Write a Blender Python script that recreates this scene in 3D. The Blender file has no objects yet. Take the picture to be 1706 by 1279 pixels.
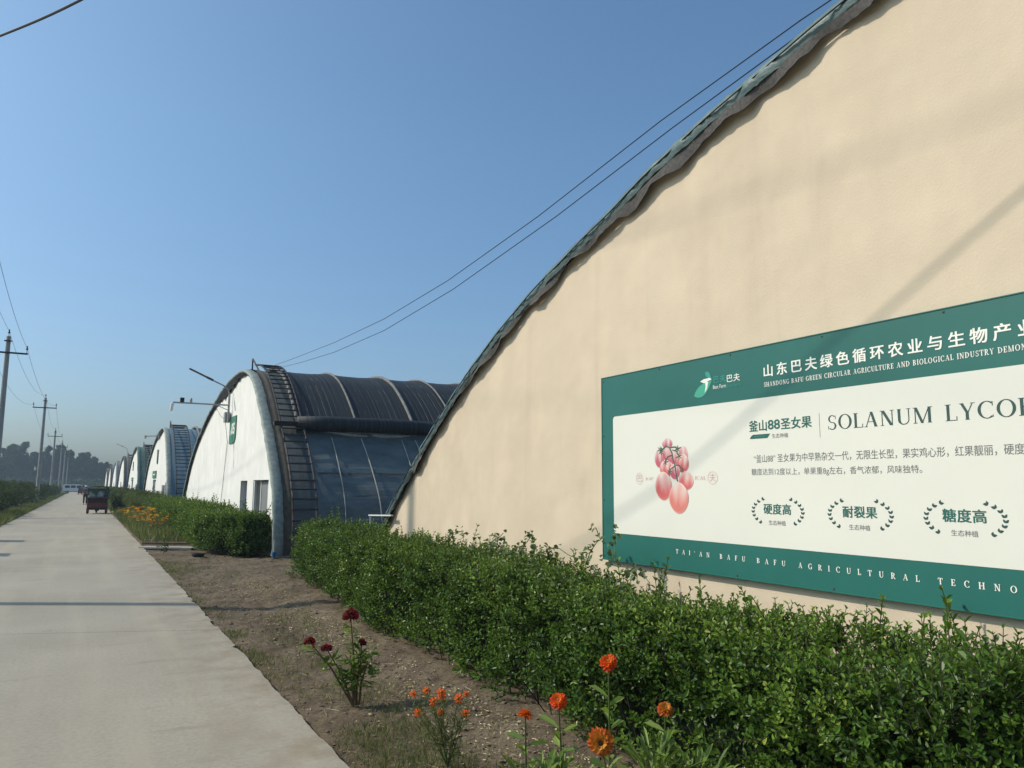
import bpy, math, random
import numpy as np
from mathutils import Vector
from mathutils.geometry import tessellate_polygon
R = math.radians
random.seed(7); rng = np.random.default_rng(7)
scene = bpy.context.scene
col = scene.collection

# ------------------------------------------------------------------ camera, sky, sun, exposure
cam_d = bpy.data.cameras.new("camera"); cam = bpy.data.objects.new("camera", cam_d); col.objects.link(cam)
cam_d.sensor_width = 36; cam_d.lens = 27.03; cam_d.clip_start = 0.05; cam_d.clip_end = 5000
fw = Vector((0.47756128, 0.86840747, 0.13343045)); rt = Vector((0.87577245, -0.48267457, 0.00691884)); up = Vector((-0.07041185, -0.11355055, 0.99103403))
from mathutils import Matrix
m3 = Matrix((rt, up, -fw)).transposed()
cam.matrix_world = Matrix.Translation((0, 0, 1.6)) @ m3.to_4x4()
scene.camera = cam

SUN_EL = R(41); SUN_AZ = math.atan2(-0.89, 0.455)          # azimuth clockwise from +Y
world = bpy.data.worlds.new("World"); scene.world = world; world.use_nodes = True
wn = world.node_tree.nodes; wl = world.node_tree.links
sky = wn.new("ShaderNodeTexSky"); sky.sky_type = 'NISHITA'; sky.sun_disc = False
sky.sun_elevation = SUN_EL; sky.sun_rotation = SUN_AZ
sky.altitude = 0; sky.air_density = 1.0; sky.dust_density = 2.6; sky.ozone_density = 3.0
bg = wn["Background"]; bg.inputs["Strength"].default_value = 0.125
# low dusty air: the sky is duller towards the horizon (by direction in the world)
tc = wn.new("ShaderNodeTexCoord"); sx = wn.new("ShaderNodeSeparateXYZ"); wl.new(tc.outputs["Generated"], sx.inputs[0])
dr = wn.new("ShaderNodeValToRGB"); dr.color_ramp.elements[0].color = (0.70, 0.82, 0.93, 1); dr.color_ramp.elements[0].position = 0.0
dr.color_ramp.elements[1].color = (0.78, 1.0, 1.04, 1); dr.color_ramp.elements[1].position = 0.42
wl.new(sx.outputs["Z"], dr.inputs[0])
mu = wn.new("ShaderNodeMix"); mu.data_type = 'RGBA'; mu.blend_type = 'MULTIPLY'; mu.inputs[0].default_value = 1.0
wl.new(sky.outputs[0], mu.inputs[6]); wl.new(dr.outputs[0], mu.inputs[7]); wl.new(mu.outputs[2], bg.inputs["Color"])
sd = bpy.data.lights.new("sun", 'SUN'); sd.energy = 2.95; sd.angle = R(0.9); sd.color = (1.0, 0.92, 0.80)
sun = bpy.data.objects.new("sun", sd); col.objects.link(sun)
sdir = Vector((math.sin(SUN_AZ) * math.cos(SUN_EL), math.cos(SUN_AZ) * math.cos(SUN_EL), math.sin(SUN_EL)))
sun.rotation_euler = (-sdir).to_track_quat('-Z', 'Y').to_euler(); sun.location = (0, 0, 60)
vs = scene.view_settings; vs.view_transform = 'Standard'; vs.look = 'None'; vs.exposure = 0.28; vs.gamma = 1.0; vs.use_curve_mapping = False

# ------------------------------------------------------------------ noise
def _h(ix, iy, seed):
    v = np.sin(ix * 127.1 + iy * 311.7 + seed * 74.7) * 43758.5453
    return v - np.floor(v)
def vnoise(x, y, seed=0):
    ix = np.floor(x); iy = np.floor(y); fx = x - ix; fy = y - iy
    fx = fx * fx * (3 - 2 * fx); fy = fy * fy * (3 - 2 * fy)
    a = _h(ix, iy, seed); b = _h(ix + 1, iy, seed); c = _h(ix, iy + 1, seed); d = _h(ix + 1, iy + 1, seed)
    return (a * (1 - fx) + b * fx) * (1 - fy) + (c * (1 - fx) + d * fx) * fy * 1.0
def fbm(x, y, seed=0, octv=4):
    s = 0; a = 0.5; f = 1.0
    for o in range(octv):
        s = s + a * vnoise(x * f, y * f, seed + o * 13); a *= 0.5; f *= 2.03
    return s

# ------------------------------------------------------------------ materials
def new_mat(name):
    m = bpy.data.materials.new(name); m.use_nodes = True
    nt = m.node_tree
    return m, nt, nt.nodes, nt.links, nt.nodes["Principled BSDF"]
def pos_tex(nt, scale=(1, 1, 1)):
    g = nt.nodes.new("ShaderNodeNewGeometry"); mp = nt.nodes.new("ShaderNodeMapping")
    mp.inputs["Scale"].default_value = scale
    nt.links.new(g.outputs["Position"], mp.inputs["Vector"]); return mp.outputs[0]
def noise_node(nt, vec, scale, detail=4, rough=0.55):
    n = nt.nodes.new("ShaderNodeTexNoise"); n.inputs["Scale"].default_value = scale
    n.inputs["Detail"].default_value = detail; n.inputs["Roughness"].default_value = rough
    nt.links.new(vec, n.inputs["Vector"]); return n.outputs["Fac"]
def ramp(nt, fac, stops):
    r = nt.nodes.new("ShaderNodeValToRGB"); e = r.color_ramp.elements
    while len(e) < len(stops): e.new(0.5)
    for el, (p, c) in zip(e, stops):
        el.position = p; el.color = (*c, 1) if len(c) == 3 else c
    nt.links.new(fac, r.inputs[0]); return r.outputs[0]
def mix(nt, fac, a, b, mode='MIX'):
    n = nt.nodes.new("ShaderNodeMix"); n.data_type = 'RGBA'; n.blend_type = mode
    if isinstance(fac, float): n.inputs[0].default_value = fac
    else: nt.links.new(fac, n.inputs[0])
    for i, v in ((6, a), (7, b)):
        if isinstance(v, tuple): n.inputs[i].default_value = (*v, 1)
        else: nt.links.new(v, n.inputs[i])
    return n.outputs[2]
def bump(nt, bsdf, hgt, strength=0.3, dist=0.02):
    b = nt.nodes.new("ShaderNodeBump"); b.inputs["Strength"].default_value = strength; b.inputs["Distance"].default_value = dist
    nt.links.new(hgt, b.inputs["Height"]); nt.links.new(b.outputs[0], bsdf.inputs["Normal"])
def plain(name, c, rough=0.6, metal=0.0, vary=0.25, scale=6.0, spec=0.4, bmp=0.0, c2=None, sc=(1, 1, 1)):
    m, nt, N, L, b = new_mat(name)
    v = pos_tex(nt, sc); f = noise_node(nt, v, scale, 5, 0.6)
    d = c2 if c2 else tuple(x * (1 - vary) for x in c)
    L.new(ramp(nt, f, [(0.33, d), (0.66, c)]), b.inputs["Base Color"])
    b.inputs["Roughness"].default_value = rough; b.inputs["Metallic"].default_value = metal
    b.inputs["Specular IOR Level"].default_value = spec
    if bmp: bump(nt, b, noise_node(nt, v, scale * 6, 4), bmp, 0.01)
    return m
def leaf_mat(name, stops, rough=0.38, trans=0.3, spec=0.5):
    m, nt, N, L, b = new_mat(name)
    a = N.new("ShaderNodeAttribute"); a.attribute_name = "tone"
    c = ramp(nt, a.outputs["Fac"], stops)
    L.new(c, b.inputs["Base Color"]); b.inputs["Roughness"].default_value = rough; b.inputs["Specular IOR Level"].default_value = spec
    t = N.new("ShaderNodeBsdfTranslucent"); L.new(mix(nt, 0.35, c, (0.25, 0.33, 0.03)), t.inputs["Color"])
    mx = N.new("ShaderNodeMixShader"); mx.inputs[0].default_value = trans
    L.new(b.outputs[0], mx.inputs[1]); L.new(t.outputs[0], mx.inputs[2])
    L.new(mx.outputs[0], N["Material Output"].inputs["Surface"])
    return m
M = {}
def wall_material(name, base, stain, dark, sb):
    m, nt, N, L, b = new_mat(name)
    v = pos_tex(nt); big = noise_node(nt, v, 0.9, 5, 0.6)
    c = ramp(nt, big, [(0.3, stain), (0.62, base)])
    vs_ = pos_tex(nt, (1, 3.2, 0.16)); st = noise_node(nt, vs_, 1.3, 5, 0.65)
    c = mix(nt, ramp(nt, st, [(0.55, (0, 0, 0)), (0.85, (0.45,) * 3)]), c, dark)
    mo = noise_node(nt, pos_tex(nt, (1, 1.3, .8)), 1.9, 3, 0.5)
    c = mix(nt, ramp(nt, mo, [(0.48, (0, 0, 0)), (0.70, (0.45,) * 3)]), c, tuple(min(.85, x * 1.13) for x in base))
    L.new(c, b.inputs["Base Color"]); b.inputs["Roughness"].default_value = 0.92; b.inputs["Specular IOR Level"].default_value = 0.15
    ad = N.new("ShaderNodeMath"); ad.operation = 'MULTIPLY_ADD'; ad.inputs[1].default_value = 0.12
    L.new(noise_node(nt, v, 60, 6, 0.7), ad.inputs[0]); L.new(noise_node(nt, v, 2.2, 2, 0.45), ad.inputs[2])
    bump(nt, b, ad.outputs[0], sb, 0.05)
    return m
M['cream'] = wall_material('cream_render', (0.60, 0.492, 0.362), (0.545, 0.443, 0.322), (0.45, 0.365, 0.28), 0.4)
M['white_wall'] = wall_material('white_render', (0.72, 0.70, 0.65), (0.66, 0.64, 0.59), (0.50, 0.48, 0.43), 0.35)
def concrete():
    m, nt, N, L, b = new_mat('road_concrete')
    v = pos_tex(nt); big = noise_node(nt, v, 0.45, 5, 0.6); fine = noise_node(nt, v, 30, 6, 0.7)
    c = ramp(nt, big, [(0.3, (0.285, 0.254, 0.202)), (0.7, (0.37, 0.335, 0.270))])
    c = mix(nt, ramp(nt, fine, [(0.35, (0.5,) * 3), (0.62, (0, 0, 0))]), c, (0.205, 0.188, 0.152))
    v2 = pos_tex(nt, (0.35, 1.6, 1)); st = noise_node(nt, v2, 1.7, 6, 0.7)
    c = mix(nt, ramp(nt, st, [(0.6, (0, 0, 0)), (0.72, (0.55,) * 3)]), c, (0.165, 0.148, 0.118))
    sp = noise_node(nt, v, 3.1, 6, 0.75)
    c = mix(nt, ramp(nt, sp, [(0.655, (0, 0, 0)), (0.70, (0.7,) * 3)]), c, (0.15, 0.115, 0.085))
    v3 = pos_tex(nt, (2.2, 0.12, 1)); tr = noise_node(nt, v3, 1.2, 3, 0.5)
    c = mix(nt, ramp(nt, tr, [(0.48, (0, 0, 0)), (0.66, (0.45,) * 3)]), c, (0.37, 0.325, 0.25))
    sp_ = N.new("ShaderNodeSeparateXYZ"); L.new(v, sp_.inputs[0])
    mr = N.new("ShaderNodeMapRange"); mr.inputs[1].default_value = 0.55; mr.inputs[2].default_value = 1.5; L.new(sp_.outputs["X"], mr.inputs[0])
    ed = N.new("ShaderNodeMath"); ed.operation = 'MULTIPLY'; L.new(mr.outputs[0], ed.inputs[0]); L.new(ramp(nt, noise_node(nt, v, 2.6, 6, 0.7), [(0.42, (0, 0, 0)), (0.66, (0.9,) * 3)]), ed.inputs[1])
    c = mix(nt, ed.outputs[0], c, (0.21, 0.165, 0.11))
    L.new(c, b.inputs["Base Color"]); b.inputs["Roughness"].default_value = 0.9; b.inputs["Specular IOR Level"].default_value = 0.2
    bump(nt, b, fine, 0.25, 0.006); return m
M['concrete'] = concrete()
def soil_mat():
    m, nt, N, L, b = new_mat('soil')
    v = pos_tex(nt); a = noise_node(nt, v, 1.6, 6, 0.65); f = noise_node(nt, v, 38, 6, 0.75)
    c = ramp(nt, a, [(0.3, (0.10, 0.075, 0.049)), (0.5, (0.178, 0.138, 0.092)), (0.72, (0.27, 0.218, 0.15))])
    c = mix(nt, ramp(nt, f, [(0.42, (0.65,) * 3), (0.62, (0, 0, 0))]), c, (0.075, 0.055, 0.038))
    c = mix(nt, ramp(nt, noise_node(nt, v, 55, 3, 0.6), [(0.66, (0, 0, 0)), (0.72, (0.7,) * 3)]), c, (0.33, 0.27, 0.19))
    L.new(c, b.inputs["Base Color"]); b.inputs["Roughness"].default_value = 0.97; b.inputs["Specular IOR Level"].default_value = 0.1
    bump(nt, b, f, 0.9, 0.02); return m
M['soil'] = soil_mat()
def field_mat():
    m, nt, N, L, b = new_mat('field_ground')
    v = pos_tex(nt); a = noise_node(nt, v, 0.08, 6, 0.65); f = noise_node(nt, v, 5, 5, 0.7)
    c = ramp(nt, a, [(0.35, (0.06, 0.075, 0.03)), (0.6, (0.10, 0.10, 0.05))])
    c = mix(nt, ramp(nt, f, [(0.45, (0.7,) * 3), (0.6, (0, 0, 0))]), c, (0.045, 0.05, 0.022))
    L.new(c, b.inputs["Base Color"]); b.inputs["Roughness"].default_value = 0.95
    return m
M['field'] = field_mat()
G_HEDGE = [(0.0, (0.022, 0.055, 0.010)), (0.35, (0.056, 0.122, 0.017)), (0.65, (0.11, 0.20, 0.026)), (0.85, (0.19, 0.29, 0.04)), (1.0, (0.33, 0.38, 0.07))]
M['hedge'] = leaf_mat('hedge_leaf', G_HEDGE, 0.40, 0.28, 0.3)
M['far_leaf'] = leaf_mat('far_leaf', [(0, (0.022, 0.036, 0.016)), (0.6, (0.05, 0.078, 0.03)), (1, (0.095, 0.125, 0.05))], 0.6, 0.2, 0.2)
M['tree_leaf'] = leaf_mat('tree_leaf', [(0, (0.010, 0.034, 0.020)), (0.6, (0.022, 0.062, 0.032)), (1, (0.045, 0.10, 0.045))], 0.6, 0.2, 0.2)
M['weed'] = leaf_mat('weed_leaf', [(0, (0.045, 0.065, 0.02)), (0.5, (0.10, 0.135, 0.036)), (0.75, (0.17, 0.18, 0.06)), (1, (0.30, 0.25, 0.11))], 0.55, 0.3, 0.3)
M['bright_leaf'] = leaf_mat('bright_leaf', [(0, (0.07, 0.13, 0.025)), (0.6, (0.15, 0.23, 0.04)), (1, (0.26, 0.34, 0.08))], 0.5, 0.35, 0.3)
M['vine'] = leaf_mat('vine_leaf', [(0, (0.05, 0.085, 0.035)), (1, (0.12, 0.165, 0.07))], 0.55, 0.3, 0.3)
M['dry_leaf'] = leaf_mat('dry_leaf', [(0, (0.25, 0.20, 0.10)), (0.6, (0.48, 0.40, 0.22)), (1, (0.62, 0.55, 0.36))], 0.7, 0.2, 0.2)
M['zinnia'] = leaf_mat('zinnia_petal', [(0, (0.42, 0.022, 0.006)), (0.6, (0.72, 0.055, 0.008)), (1, (0.80, 0.14, 0.012))], 0.6, 0.25, 0.2)
M['zinnia_old'] = leaf_mat('zinnia_faded_petal', [(0, (0.28, 0.04, 0.01)), (0.5, (0.55, 0.11, 0.015)), (1, (0.62, 0.24, 0.03))], 0.6, 0.25, 0.2)
M['cosmos'] = leaf_mat('orange_petal', [(0, (0.70, 0.07, 0.006)), (1, (0.85, 0.16, 0.010))], 0.6, 0.3, 0.2)
M['marigold'] = leaf_mat('marigold_petal', [(0, (0.74, 0.20, 0.012)), (0.4, (0.82, 0.36, 0.02)), (1, (0.85, 0.60, 0.06))], 0.6, 0.3, 0.2)
M['celosia'] = leaf_mat('celosia_crest', [(0, (0.10, 0.005, 0.014)), (0.6, (0.27, 0.010, 0.035)), (1, (0.46, 0.025, 0.07))], 0.7, 0.15, 0.15)
M['stem'] = plain('plant_stem', (0.10, 0.13, 0.04), 0.7, scale=30)
M['brown_stem'] = plain('brown_stem', (0.16, 0.10, 0.055), 0.8, scale=30)
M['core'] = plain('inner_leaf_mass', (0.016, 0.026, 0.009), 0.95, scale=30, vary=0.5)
M['twig'] = plain('hedge_twig', (0.04, 0.034, 0.02), 0.9, scale=20)
M['bark'] = plain('bark', (0.09, 0.075, 0.055), 0.95, scale=4, bmp=0.4)
M['disc'] = plain('flower_disc', (0.30, 0.14, 0.02), 0.8, scale=200)
M['dark_disc'] = plain('dark_flower_disc', (0.07, 0.03, 0.012), 0.8, scale=200)
M['clod'] = plain('clod', (0.22, 0.165, 0.115), 0.95, scale=25, vary=0.5)
M['straw'] = plain('straw', (0.45, 0.36, 0.22), 0.8, scale=30, vary=0.4)
def film(name, c1, c2, alpha=0.0, rough=0.25, streak=(0.6, 0.25, 1.6), bs=0.6):
    m, nt, N, L, b = new_mat(name)
    v = pos_tex(nt, streak); f = noise_node(nt, v, 2.4, 6, 0.65)
    L.new(ramp(nt, f, [(0.3, c1), (0.7, c2)]), b.inputs["Base Color"])
    b.inputs["Roughness"].default_value = rough; b.inputs["Specular IOR Level"].default_value = 0.5
    w = noise_node(nt, pos_tex(nt, (0.3, 2.6, 6.5)), 2.0, 5, 0.65)
    bump(nt, b, w, bs, 0.05)
    if alpha:
        t = N.new("ShaderNodeBsdfTransparent"); t.inputs[0].default_value = (0.5, 0.62, 0.7, 1)
        mx = N.new("ShaderNodeMixShader"); mx.inputs[0].default_value = alpha
        L.new(b.outputs[0], mx.inputs[1]); L.new(t.outputs[0], mx.inputs[2])
        L.new(mx.outputs[0], N["Material Output"].inputs["Surface"])
    return m
M['film'] = film('clear_film_over_dark', (0.085, 0.108, 0.112), (0.165, 0.195, 0.195), 0.20, 0.6)
M['film_lap'] = film('film_overlap', (0.07, 0.10, 0.115), (0.11, 0.145, 0.155), 0.2, 0.4)
M['film_blue'] = film('pale_blue_film', (0.09, 0.15, 0.19), (0.16, 0.23, 0.27), 0.0, 0.35, (2.2, 0.15, 0.15))
M['film_grey'] = film('grey_film', (0.12, 0.12, 0.11), (0.20, 0.20, 0.185), 0.0, 0.6)
M['end_film'] = film('dull_end_film', (0.065, 0.075, 0.07), (0.125, 0.135, 0.125), 0.0, 0.5)
M['edge_film'] = film('green_edge_film', (0.055, 0.095, 0.093), (0.115, 0.17, 0.163), 0.0, 0.5, (3, 5, 5), .3)
M['net'] = film('green_net', (0.03, 0.075, 0.06), (0.07, 0.14, 0.12), 0.0, 0.7)
M['felt'] = plain('grey_felt', (0.145, 0.135, 0.128), 0.98, scale=42, vary=0.45, spec=0.1, bmp=0.8)
M['dark_felt'] = plain('dark_felt', (0.04, 0.042, 0.045), 0.98, scale=24, vary=0.4, spec=0.1, bmp=0.6)
M['pale_strip'] = plain('pale_edge_strip', (0.27, 0.31, 0.275), 0.6, scale=9, vary=0.4, bmp=0.5)
M['tan_strip'] = plain('weathered_tan_strip', (0.10, 0.088, 0.07), 0.9, scale=7, vary=0.4)
def quilt_mat():
    m, nt, N, L, b = new_mat('navy_quilt')
    v = pos_tex(nt, (9, 0.12, 0.12)); f = noise_node(nt, v, 2.0, 3, 0.5)
    c = ramp(nt, f, [(0.35, (0.012, 0.015, 0.018)), (0.72, (0.030, 0.036, 0.042))])
    L.new(c, b.inputs["Base Color"]); b.inputs["Roughness"].default_value = 0.62; b.inputs["Specular IOR Level"].default_value = 0.3
    bump(nt, b, f, 0.5, 0.03); return m
M['quilt'] = quilt_mat()
M['seam'] = plain('quilt_seam', (0.20, 0.195, 0.18), 0.85, scale=6, vary=0.4)
M['seam_faint'] = plain('faint_quilt_rope', (0.06, 0.065, 0.07), 0.85, scale=6, vary=0.4)
M['iron'] = plain('rusty_iron', (0.02, 0.02, 0.022), 0.75, scale=12, c2=(0.035, 0.022, 0.016))
M['old_iron'] = plain('worn_iron', (0.10, 0.09, 0.08), 0.75, scale=4, c2=(0.055, 0.03, 0.02))
M['steel'] = plain('galvanised_steel', (0.38, 0.39, 0.38), 0.45, metal=0.5, scale=9)
M['pale_pipe'] = plain('pale_pipe', (0.42, 0.40, 0.36), 0.5, scale=9)
M['rope'] = plain('black_rope', (0.02, 0.022, 0.02), 0.8, scale=30)
M['cable'] = plain('black_cable', (0.018, 0.02, 0.025), 0.6, scale=3)
M['pole'] = plain('pole_concrete', (0.36, 0.345, 0.32), 0.9, scale=2.5, vary=0.25, bmp=0.3)
M['ceramic'] = plain('insulator', (0.06, 0.045, 0.04), 0.3, scale=9)
M['green_board'] = plain('board_green', (0.017, 0.128, 0.104), 0.42, scale=1.2, vary=0.16, spec=0.4)
M['white_board'] = plain('board_white', (0.70, 0.675, 0.585), 0.45, scale=1.1, vary=0.04, spec=0.35)
M['print_white'] = plain('print_white', (0.78, 0.76, 0.68), 0.5, scale=3, vary=0.03)
M['print_green'] = plain('print_green', (0.018, 0.115, 0.09), 0.5, scale=3, vary=0.1)
M['print_ink'] = plain('print_dark_green', (0.028, 0.075, 0.065), 0.5, scale=3, vary=0.1)
M['print_grey'] = plain('print_grey', (0.16, 0.17, 0.16), 0.5, scale=3, vary=0.1)
M['print_faint'] = plain('print_faint_teal', (0.04, 0.29, 0.235), 0.5, scale=3, vary=0.1)
M['print_lime'] = plain('print_light_green', (0.06, 0.36, 0.24), 0.5, scale=3, vary=0.1)
M['print_pink'] = plain('print_pink', (0.62, 0.36, 0.32), 0.5, scale=3, vary=0.1)
M['print_stalk'] = plain('print_stalk', (0.075, 0.135, 0.085), 0.5, scale=60, vary=0.5)
M['print_haze'] = plain('print_pale_grey', (0.61, 0.60, 0.53), 0.5, scale=3, vary=0.03)
def vcol_mat():
    m, nt, N, L, b = new_mat('printed_picture')
    a = N.new("ShaderNodeAttribute"); a.attribute_name = "Col"
    L.new(a.outputs["Color"], b.inputs["Base Color"]); b.inputs["Roughness"].default_value = 0.5; return m
M['picture'] = vcol_mat()
M['sign_green'] = plain('plate_green', (0.03, 0.17, 0.10), 0.5, scale=2, vary=0.15)
M['door_grey'] = plain('grey_door', (0.20, 0.20, 0.195), 0.6, scale=3, vary=0.15)
M['frame_white'] = plain('white_frame', (0.60, 0.60, 0.57), 0.5, scale=3, vary=0.1)
M['recess'] = plain('recess_grey', (0.27, 0.27, 0.26), 0.9, scale=3, vary=0.2)
M['box_white'] = plain('white_plastic', (0.62, 0.62, 0.60), 0.45, scale=3, vary=0.1)
M['black'] = plain('black_plastic', (0.018, 0.018, 0.02), 0.5, scale=9)
M['lamp_grey'] = plain('lamp_grey', (0.075, 0.08, 0.085), 0.5, scale=9)
M['maroon'] = plain('maroon_paint', (0.13, 0.022, 0.024), 0.5, scale=3, vary=0.35)
M['maroon_dark'] = plain('maroon_inside', (0.05, 0.014, 0.014), 0.8, scale=3, vary=0.35)
M['canvas'] = plain('grey_canvas', (0.10, 0.115, 0.11), 0.8, scale=5, vary=0.3)
M['sheet'] = film('clear_sheet', (0.30, 0.34, 0.32), (0.42, 0.46, 0.43), 0.75, 0.2)
M['sack'] = plain('white_sack', (0.62, 0.62, 0.58), 0.8, scale=8, vary=0.15)
M['rubber'] = plain('tyre_rubber', (0.02, 0.02, 0.021), 0.85, scale=9)
M['rim'] = plain('wheel_rim', (0.30, 0.30, 0.30), 0.4, metal=0.6, scale=9)
M['red_lamp'] = plain('tail_lamp', (0.35, 0.02, 0.015), 0.3, scale=9)
M['van_white'] = plain('van_paint', (0.66, 0.68, 0.70), 0.3, scale=1, vary=0.06, spec=0.5)
M['glass'] = plain('dark_glass', (0.02, 0.025, 0.03), 0.08, scale=1, spec=0.6)
M['skin'] = plain('skin', (0.36, 0.20, 0.13), 0.6, scale=9, vary=0.1)
M['shirt'] = plain('patterned_shirt', (0.20, 0.15, 0.12), 0.9, scale=16, c2=(0.11, 0.05, 0.045))
M['trouser'] = plain('dark_trousers', (0.016, 0.016, 0.02), 0.9, scale=9)
M['cap'] = plain('white_cap', (0.6, 0.6, 0.6), 0.8, scale=9, vary=0.1)
M['hair'] = plain('black_hair', (0.012, 0.011, 0.01), 0.6, scale=30)
M['plank'] = plain('brown_plank', (0.17, 0.115, 0.06), 0.9, scale=5, vary=0.45, sc=(0.4, 3, 3), bmp=0.4)
M['slab'] = plain('pale_concrete_slab', (0.36, 0.335, 0.29), 0.9, scale=6, vary=0.25, bmp=0.3)
M['log'] = plain('peeled_log', (0.40, 0.34, 0.24), 0.85, scale=9, vary=0.3)
M['blue_pipe'] = plain('blue_plastic', (0.03, 0.12, 0.22), 0.4, scale=9)

# ------------------------------------------------------------------ mesh building
class MB:
    def __init__(self): self.V = []; self.F = []; self.n = 0; self.T = []; self.C = None
    def add(self, verts, faces, tone=None):
        verts = np.asarray(verts, float).reshape(-1, 3)
        self.V.append(verts); self.F.append((np.asarray(faces, int) + self.n, tone)) if len(faces) else None
        self.n += len(verts); return self
    def poly(self, verts, faces):                      # list of faces of any size
        by = {}
        for f in faces: by.setdefault(len(f), []).append(f)
        base = self.n; v = np.asarray(verts, float); self.V.append(v); self.n += len(v)
        for k, fs in by.items(): self.F.append((np.array(fs, int) + base, None))
        return self
    def box(self, x0, x1, y0, y1, z0, z1):
        v = [(x0, y0, z0), (x1, y0, z0), (x1, y1, z0), (x0, y1, z0), (x0, y0, z1), (x1, y0, z1), (x1, y1, z1), (x0, y1, z1)]
        return self.add(v, [(0, 3, 2, 1), (4, 5, 6, 7), (0, 1, 5, 4), (1, 2, 6, 5), (2, 3, 7, 6), (3, 0, 4, 7)])
    def obox(self, c, ax, ay, az):                     # oriented box: centre and three half-axis vectors
        c, ax, ay, az = map(lambda q: np.array(q, float), (c, ax, ay, az))
        v = [c + i * ax + j * ay + k * az for k in (-1, 1) for j in (-1, 1) for i in (-1, 1)]
        return self.add(v, [(0, 2, 3, 1), (4, 5, 7, 6), (0, 1, 5, 4), (1, 3, 7, 5), (3, 2, 6, 7), (2, 0, 4, 6)])
    def grid(self, P):                                 # P: (m, n, 3)
        P = np.asarray(P, float); m, n = P.shape[:2]; i = np.arange(m - 1)[:, None] * n + np.arange(n - 1)[None]
        f = np.stack([i, i + 1, i + n + 1, i + n], -1).reshape(-1, 4)
        return self.add(P.reshape(-1, 3), f)
    def tube(self, pts, r, n=8, cap=True):
        pts = np.asarray(pts, float); r = np.broadcast_to(np.asarray(r, float), (len(pts),))
        t = np.gradient(pts, axis=0); t /= np.linalg.norm(t, axis=1, keepdims=True) + 1e-12
        a = np.array([0, 0, 1.0]) if abs(t[0, 2]) < 0.9 else np.array([1.0, 0, 0])
        rings = []
        u = np.cross(t[0], a); u /= np.linalg.norm(u)
        ang = np.arange(n) * 2 * math.pi / n
        for k in range(len(pts)):
            u = u - t[k] * (u @ t[k]); u /= np.linalg.norm(u); w = np.cross(t[k], u)
            rings.append(pts[k] + r[k] * (np.cos(ang)[:, None] * u + np.sin(ang)[:, None] * w))
        V = np.concatenate(rings); f = []
        for k in range(len(pts) - 1):
            for j in range(n):
                f.append((k * n + j, k * n + (j + 1) % n, (k + 1) * n + (j + 1) % n, (k + 1) * n + j))
        self.add(V, f)
        if cap:
            self.F.append((np.array([list(range(n))[::-1]]) + self.n - len(V), None))
            self.F.append((np.array([list(range(n))]) + self.n - n, None))
        return self
    def prism(self, loop, holes, place, depth):        # 2-D loop with holes, place(a, b, d) -> xyz
        rings = [loop] + list(holes); flat = [p for r_ in rings for p in r_]
        tri = tessellate_polygon([[Vector((p[0], p[1], 0)) for p in r_] for r_ in rings])
        n = len(flat); v = [place(a, b, 0) for a, b in flat] + [place(a, b, depth) for a, b in flat]
        f = []
        for a, b, c in tri:
            f += [(a, b, c), (c + n, b + n, a + n)]
        self.poly(v, f); q = []; o = 0
        for r_ in rings:
            k = len(r_)
            for i in range(k): q.append((o + i, o + i + n, o + (i + 1) % k + n, o + (i + 1) % k))
            o += k
        self.F.append((np.array(q) + self.n - 2 * n, None)); return self
    def lathe(self, c, axis, prof, n=20):              # prof: (dist along axis, radius)
        c = np.array(c, float); axis = np.array(axis, float); axis /= np.linalg.norm(axis)
        a = np.array([0, 0, 1.0]) if abs(axis[2]) < 0.9 else np.array([1.0, 0, 0])
        u = np.cross(axis, a); u /= np.linalg.norm(u); w = np.cross(axis, u); ang = np.arange(n) * 2 * math.pi / n
        V = np.concatenate([c + d * axis + r_ * (np.cos(ang)[:, None] * u + np.sin(ang)[:, None] * w) for d, r_ in prof]); f = []
        for k in range(len(prof) - 1):
            for j in range(n): f.append((k * n + j, k * n + (j + 1) % n, (k + 1) * n + (j + 1) % n, (k + 1) * n + j))
        return self.add(V, f)
    def leaves(self, P, D, Nn, L, W, tone, fold=0.18):
        P = np.asarray(P, float); D = D / (np.linalg.norm(D, axis=1, keepdims=True) + 1e-9)
        S = np.cross(D, Nn); S /= np.linalg.norm(S, axis=1, keepdims=True) + 1e-9; U = np.cross(S, D)
        L = np.broadcast_to(L, (len(P),))[:, None]; W = np.broadcast_to(W, (len(P),))[:, None]
        def q(a, b, c): return P + a * L * D + b * W * S + c * W * U
        V = np.stack([q(0, 0, 0), q(.32, .36, fold), q(.74, .44, fold), q(1, 0, -.1), q(.74, -.44, fold), q(.32, -.36, fold)], 1).reshape(-1, 3)
        i = np.arange(len(P))[:, None] * 6
        f = np.stack([i + np.array([[0, 1, 2, 3]]), i + np.array([[0, 3, 4, 5]])], 1).reshape(-1, 4)
        return self.add(V, f, np.repeat(np.broadcast_to(tone, (len(P),)), 2))
    def sticks(self, A, B, r):                         # many thin three-sided sticks
        A = np.asarray(A, float); B = np.asarray(B, float); d = B - A
        u = np.cross(d, np.array([0.3, 0.2, 0.9])); u /= np.linalg.norm(u, axis=1, keepdims=True) + 1e-9
        w = np.cross(d, u); w /= np.linalg.norm(w, axis=1, keepdims=True) + 1e-9; V = []
        for e, k in ((A, 1.0), (B, 0.6)):
            for a in (0, 2.094, 4.189): V.append(e + r * k * (math.cos(a) * u + math.sin(a) * w))
        V = np.stack(V, 1).reshape(-1, 3); i = np.arange(len(A))[:, None] * 6
        f = np.stack([i + np.array([[a, (a + 1) % 3, 3 + (a + 1) % 3, 3 + a]]) for a in range(3)], 1).reshape(-1, 4)
        return self.add(V, f)
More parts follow.
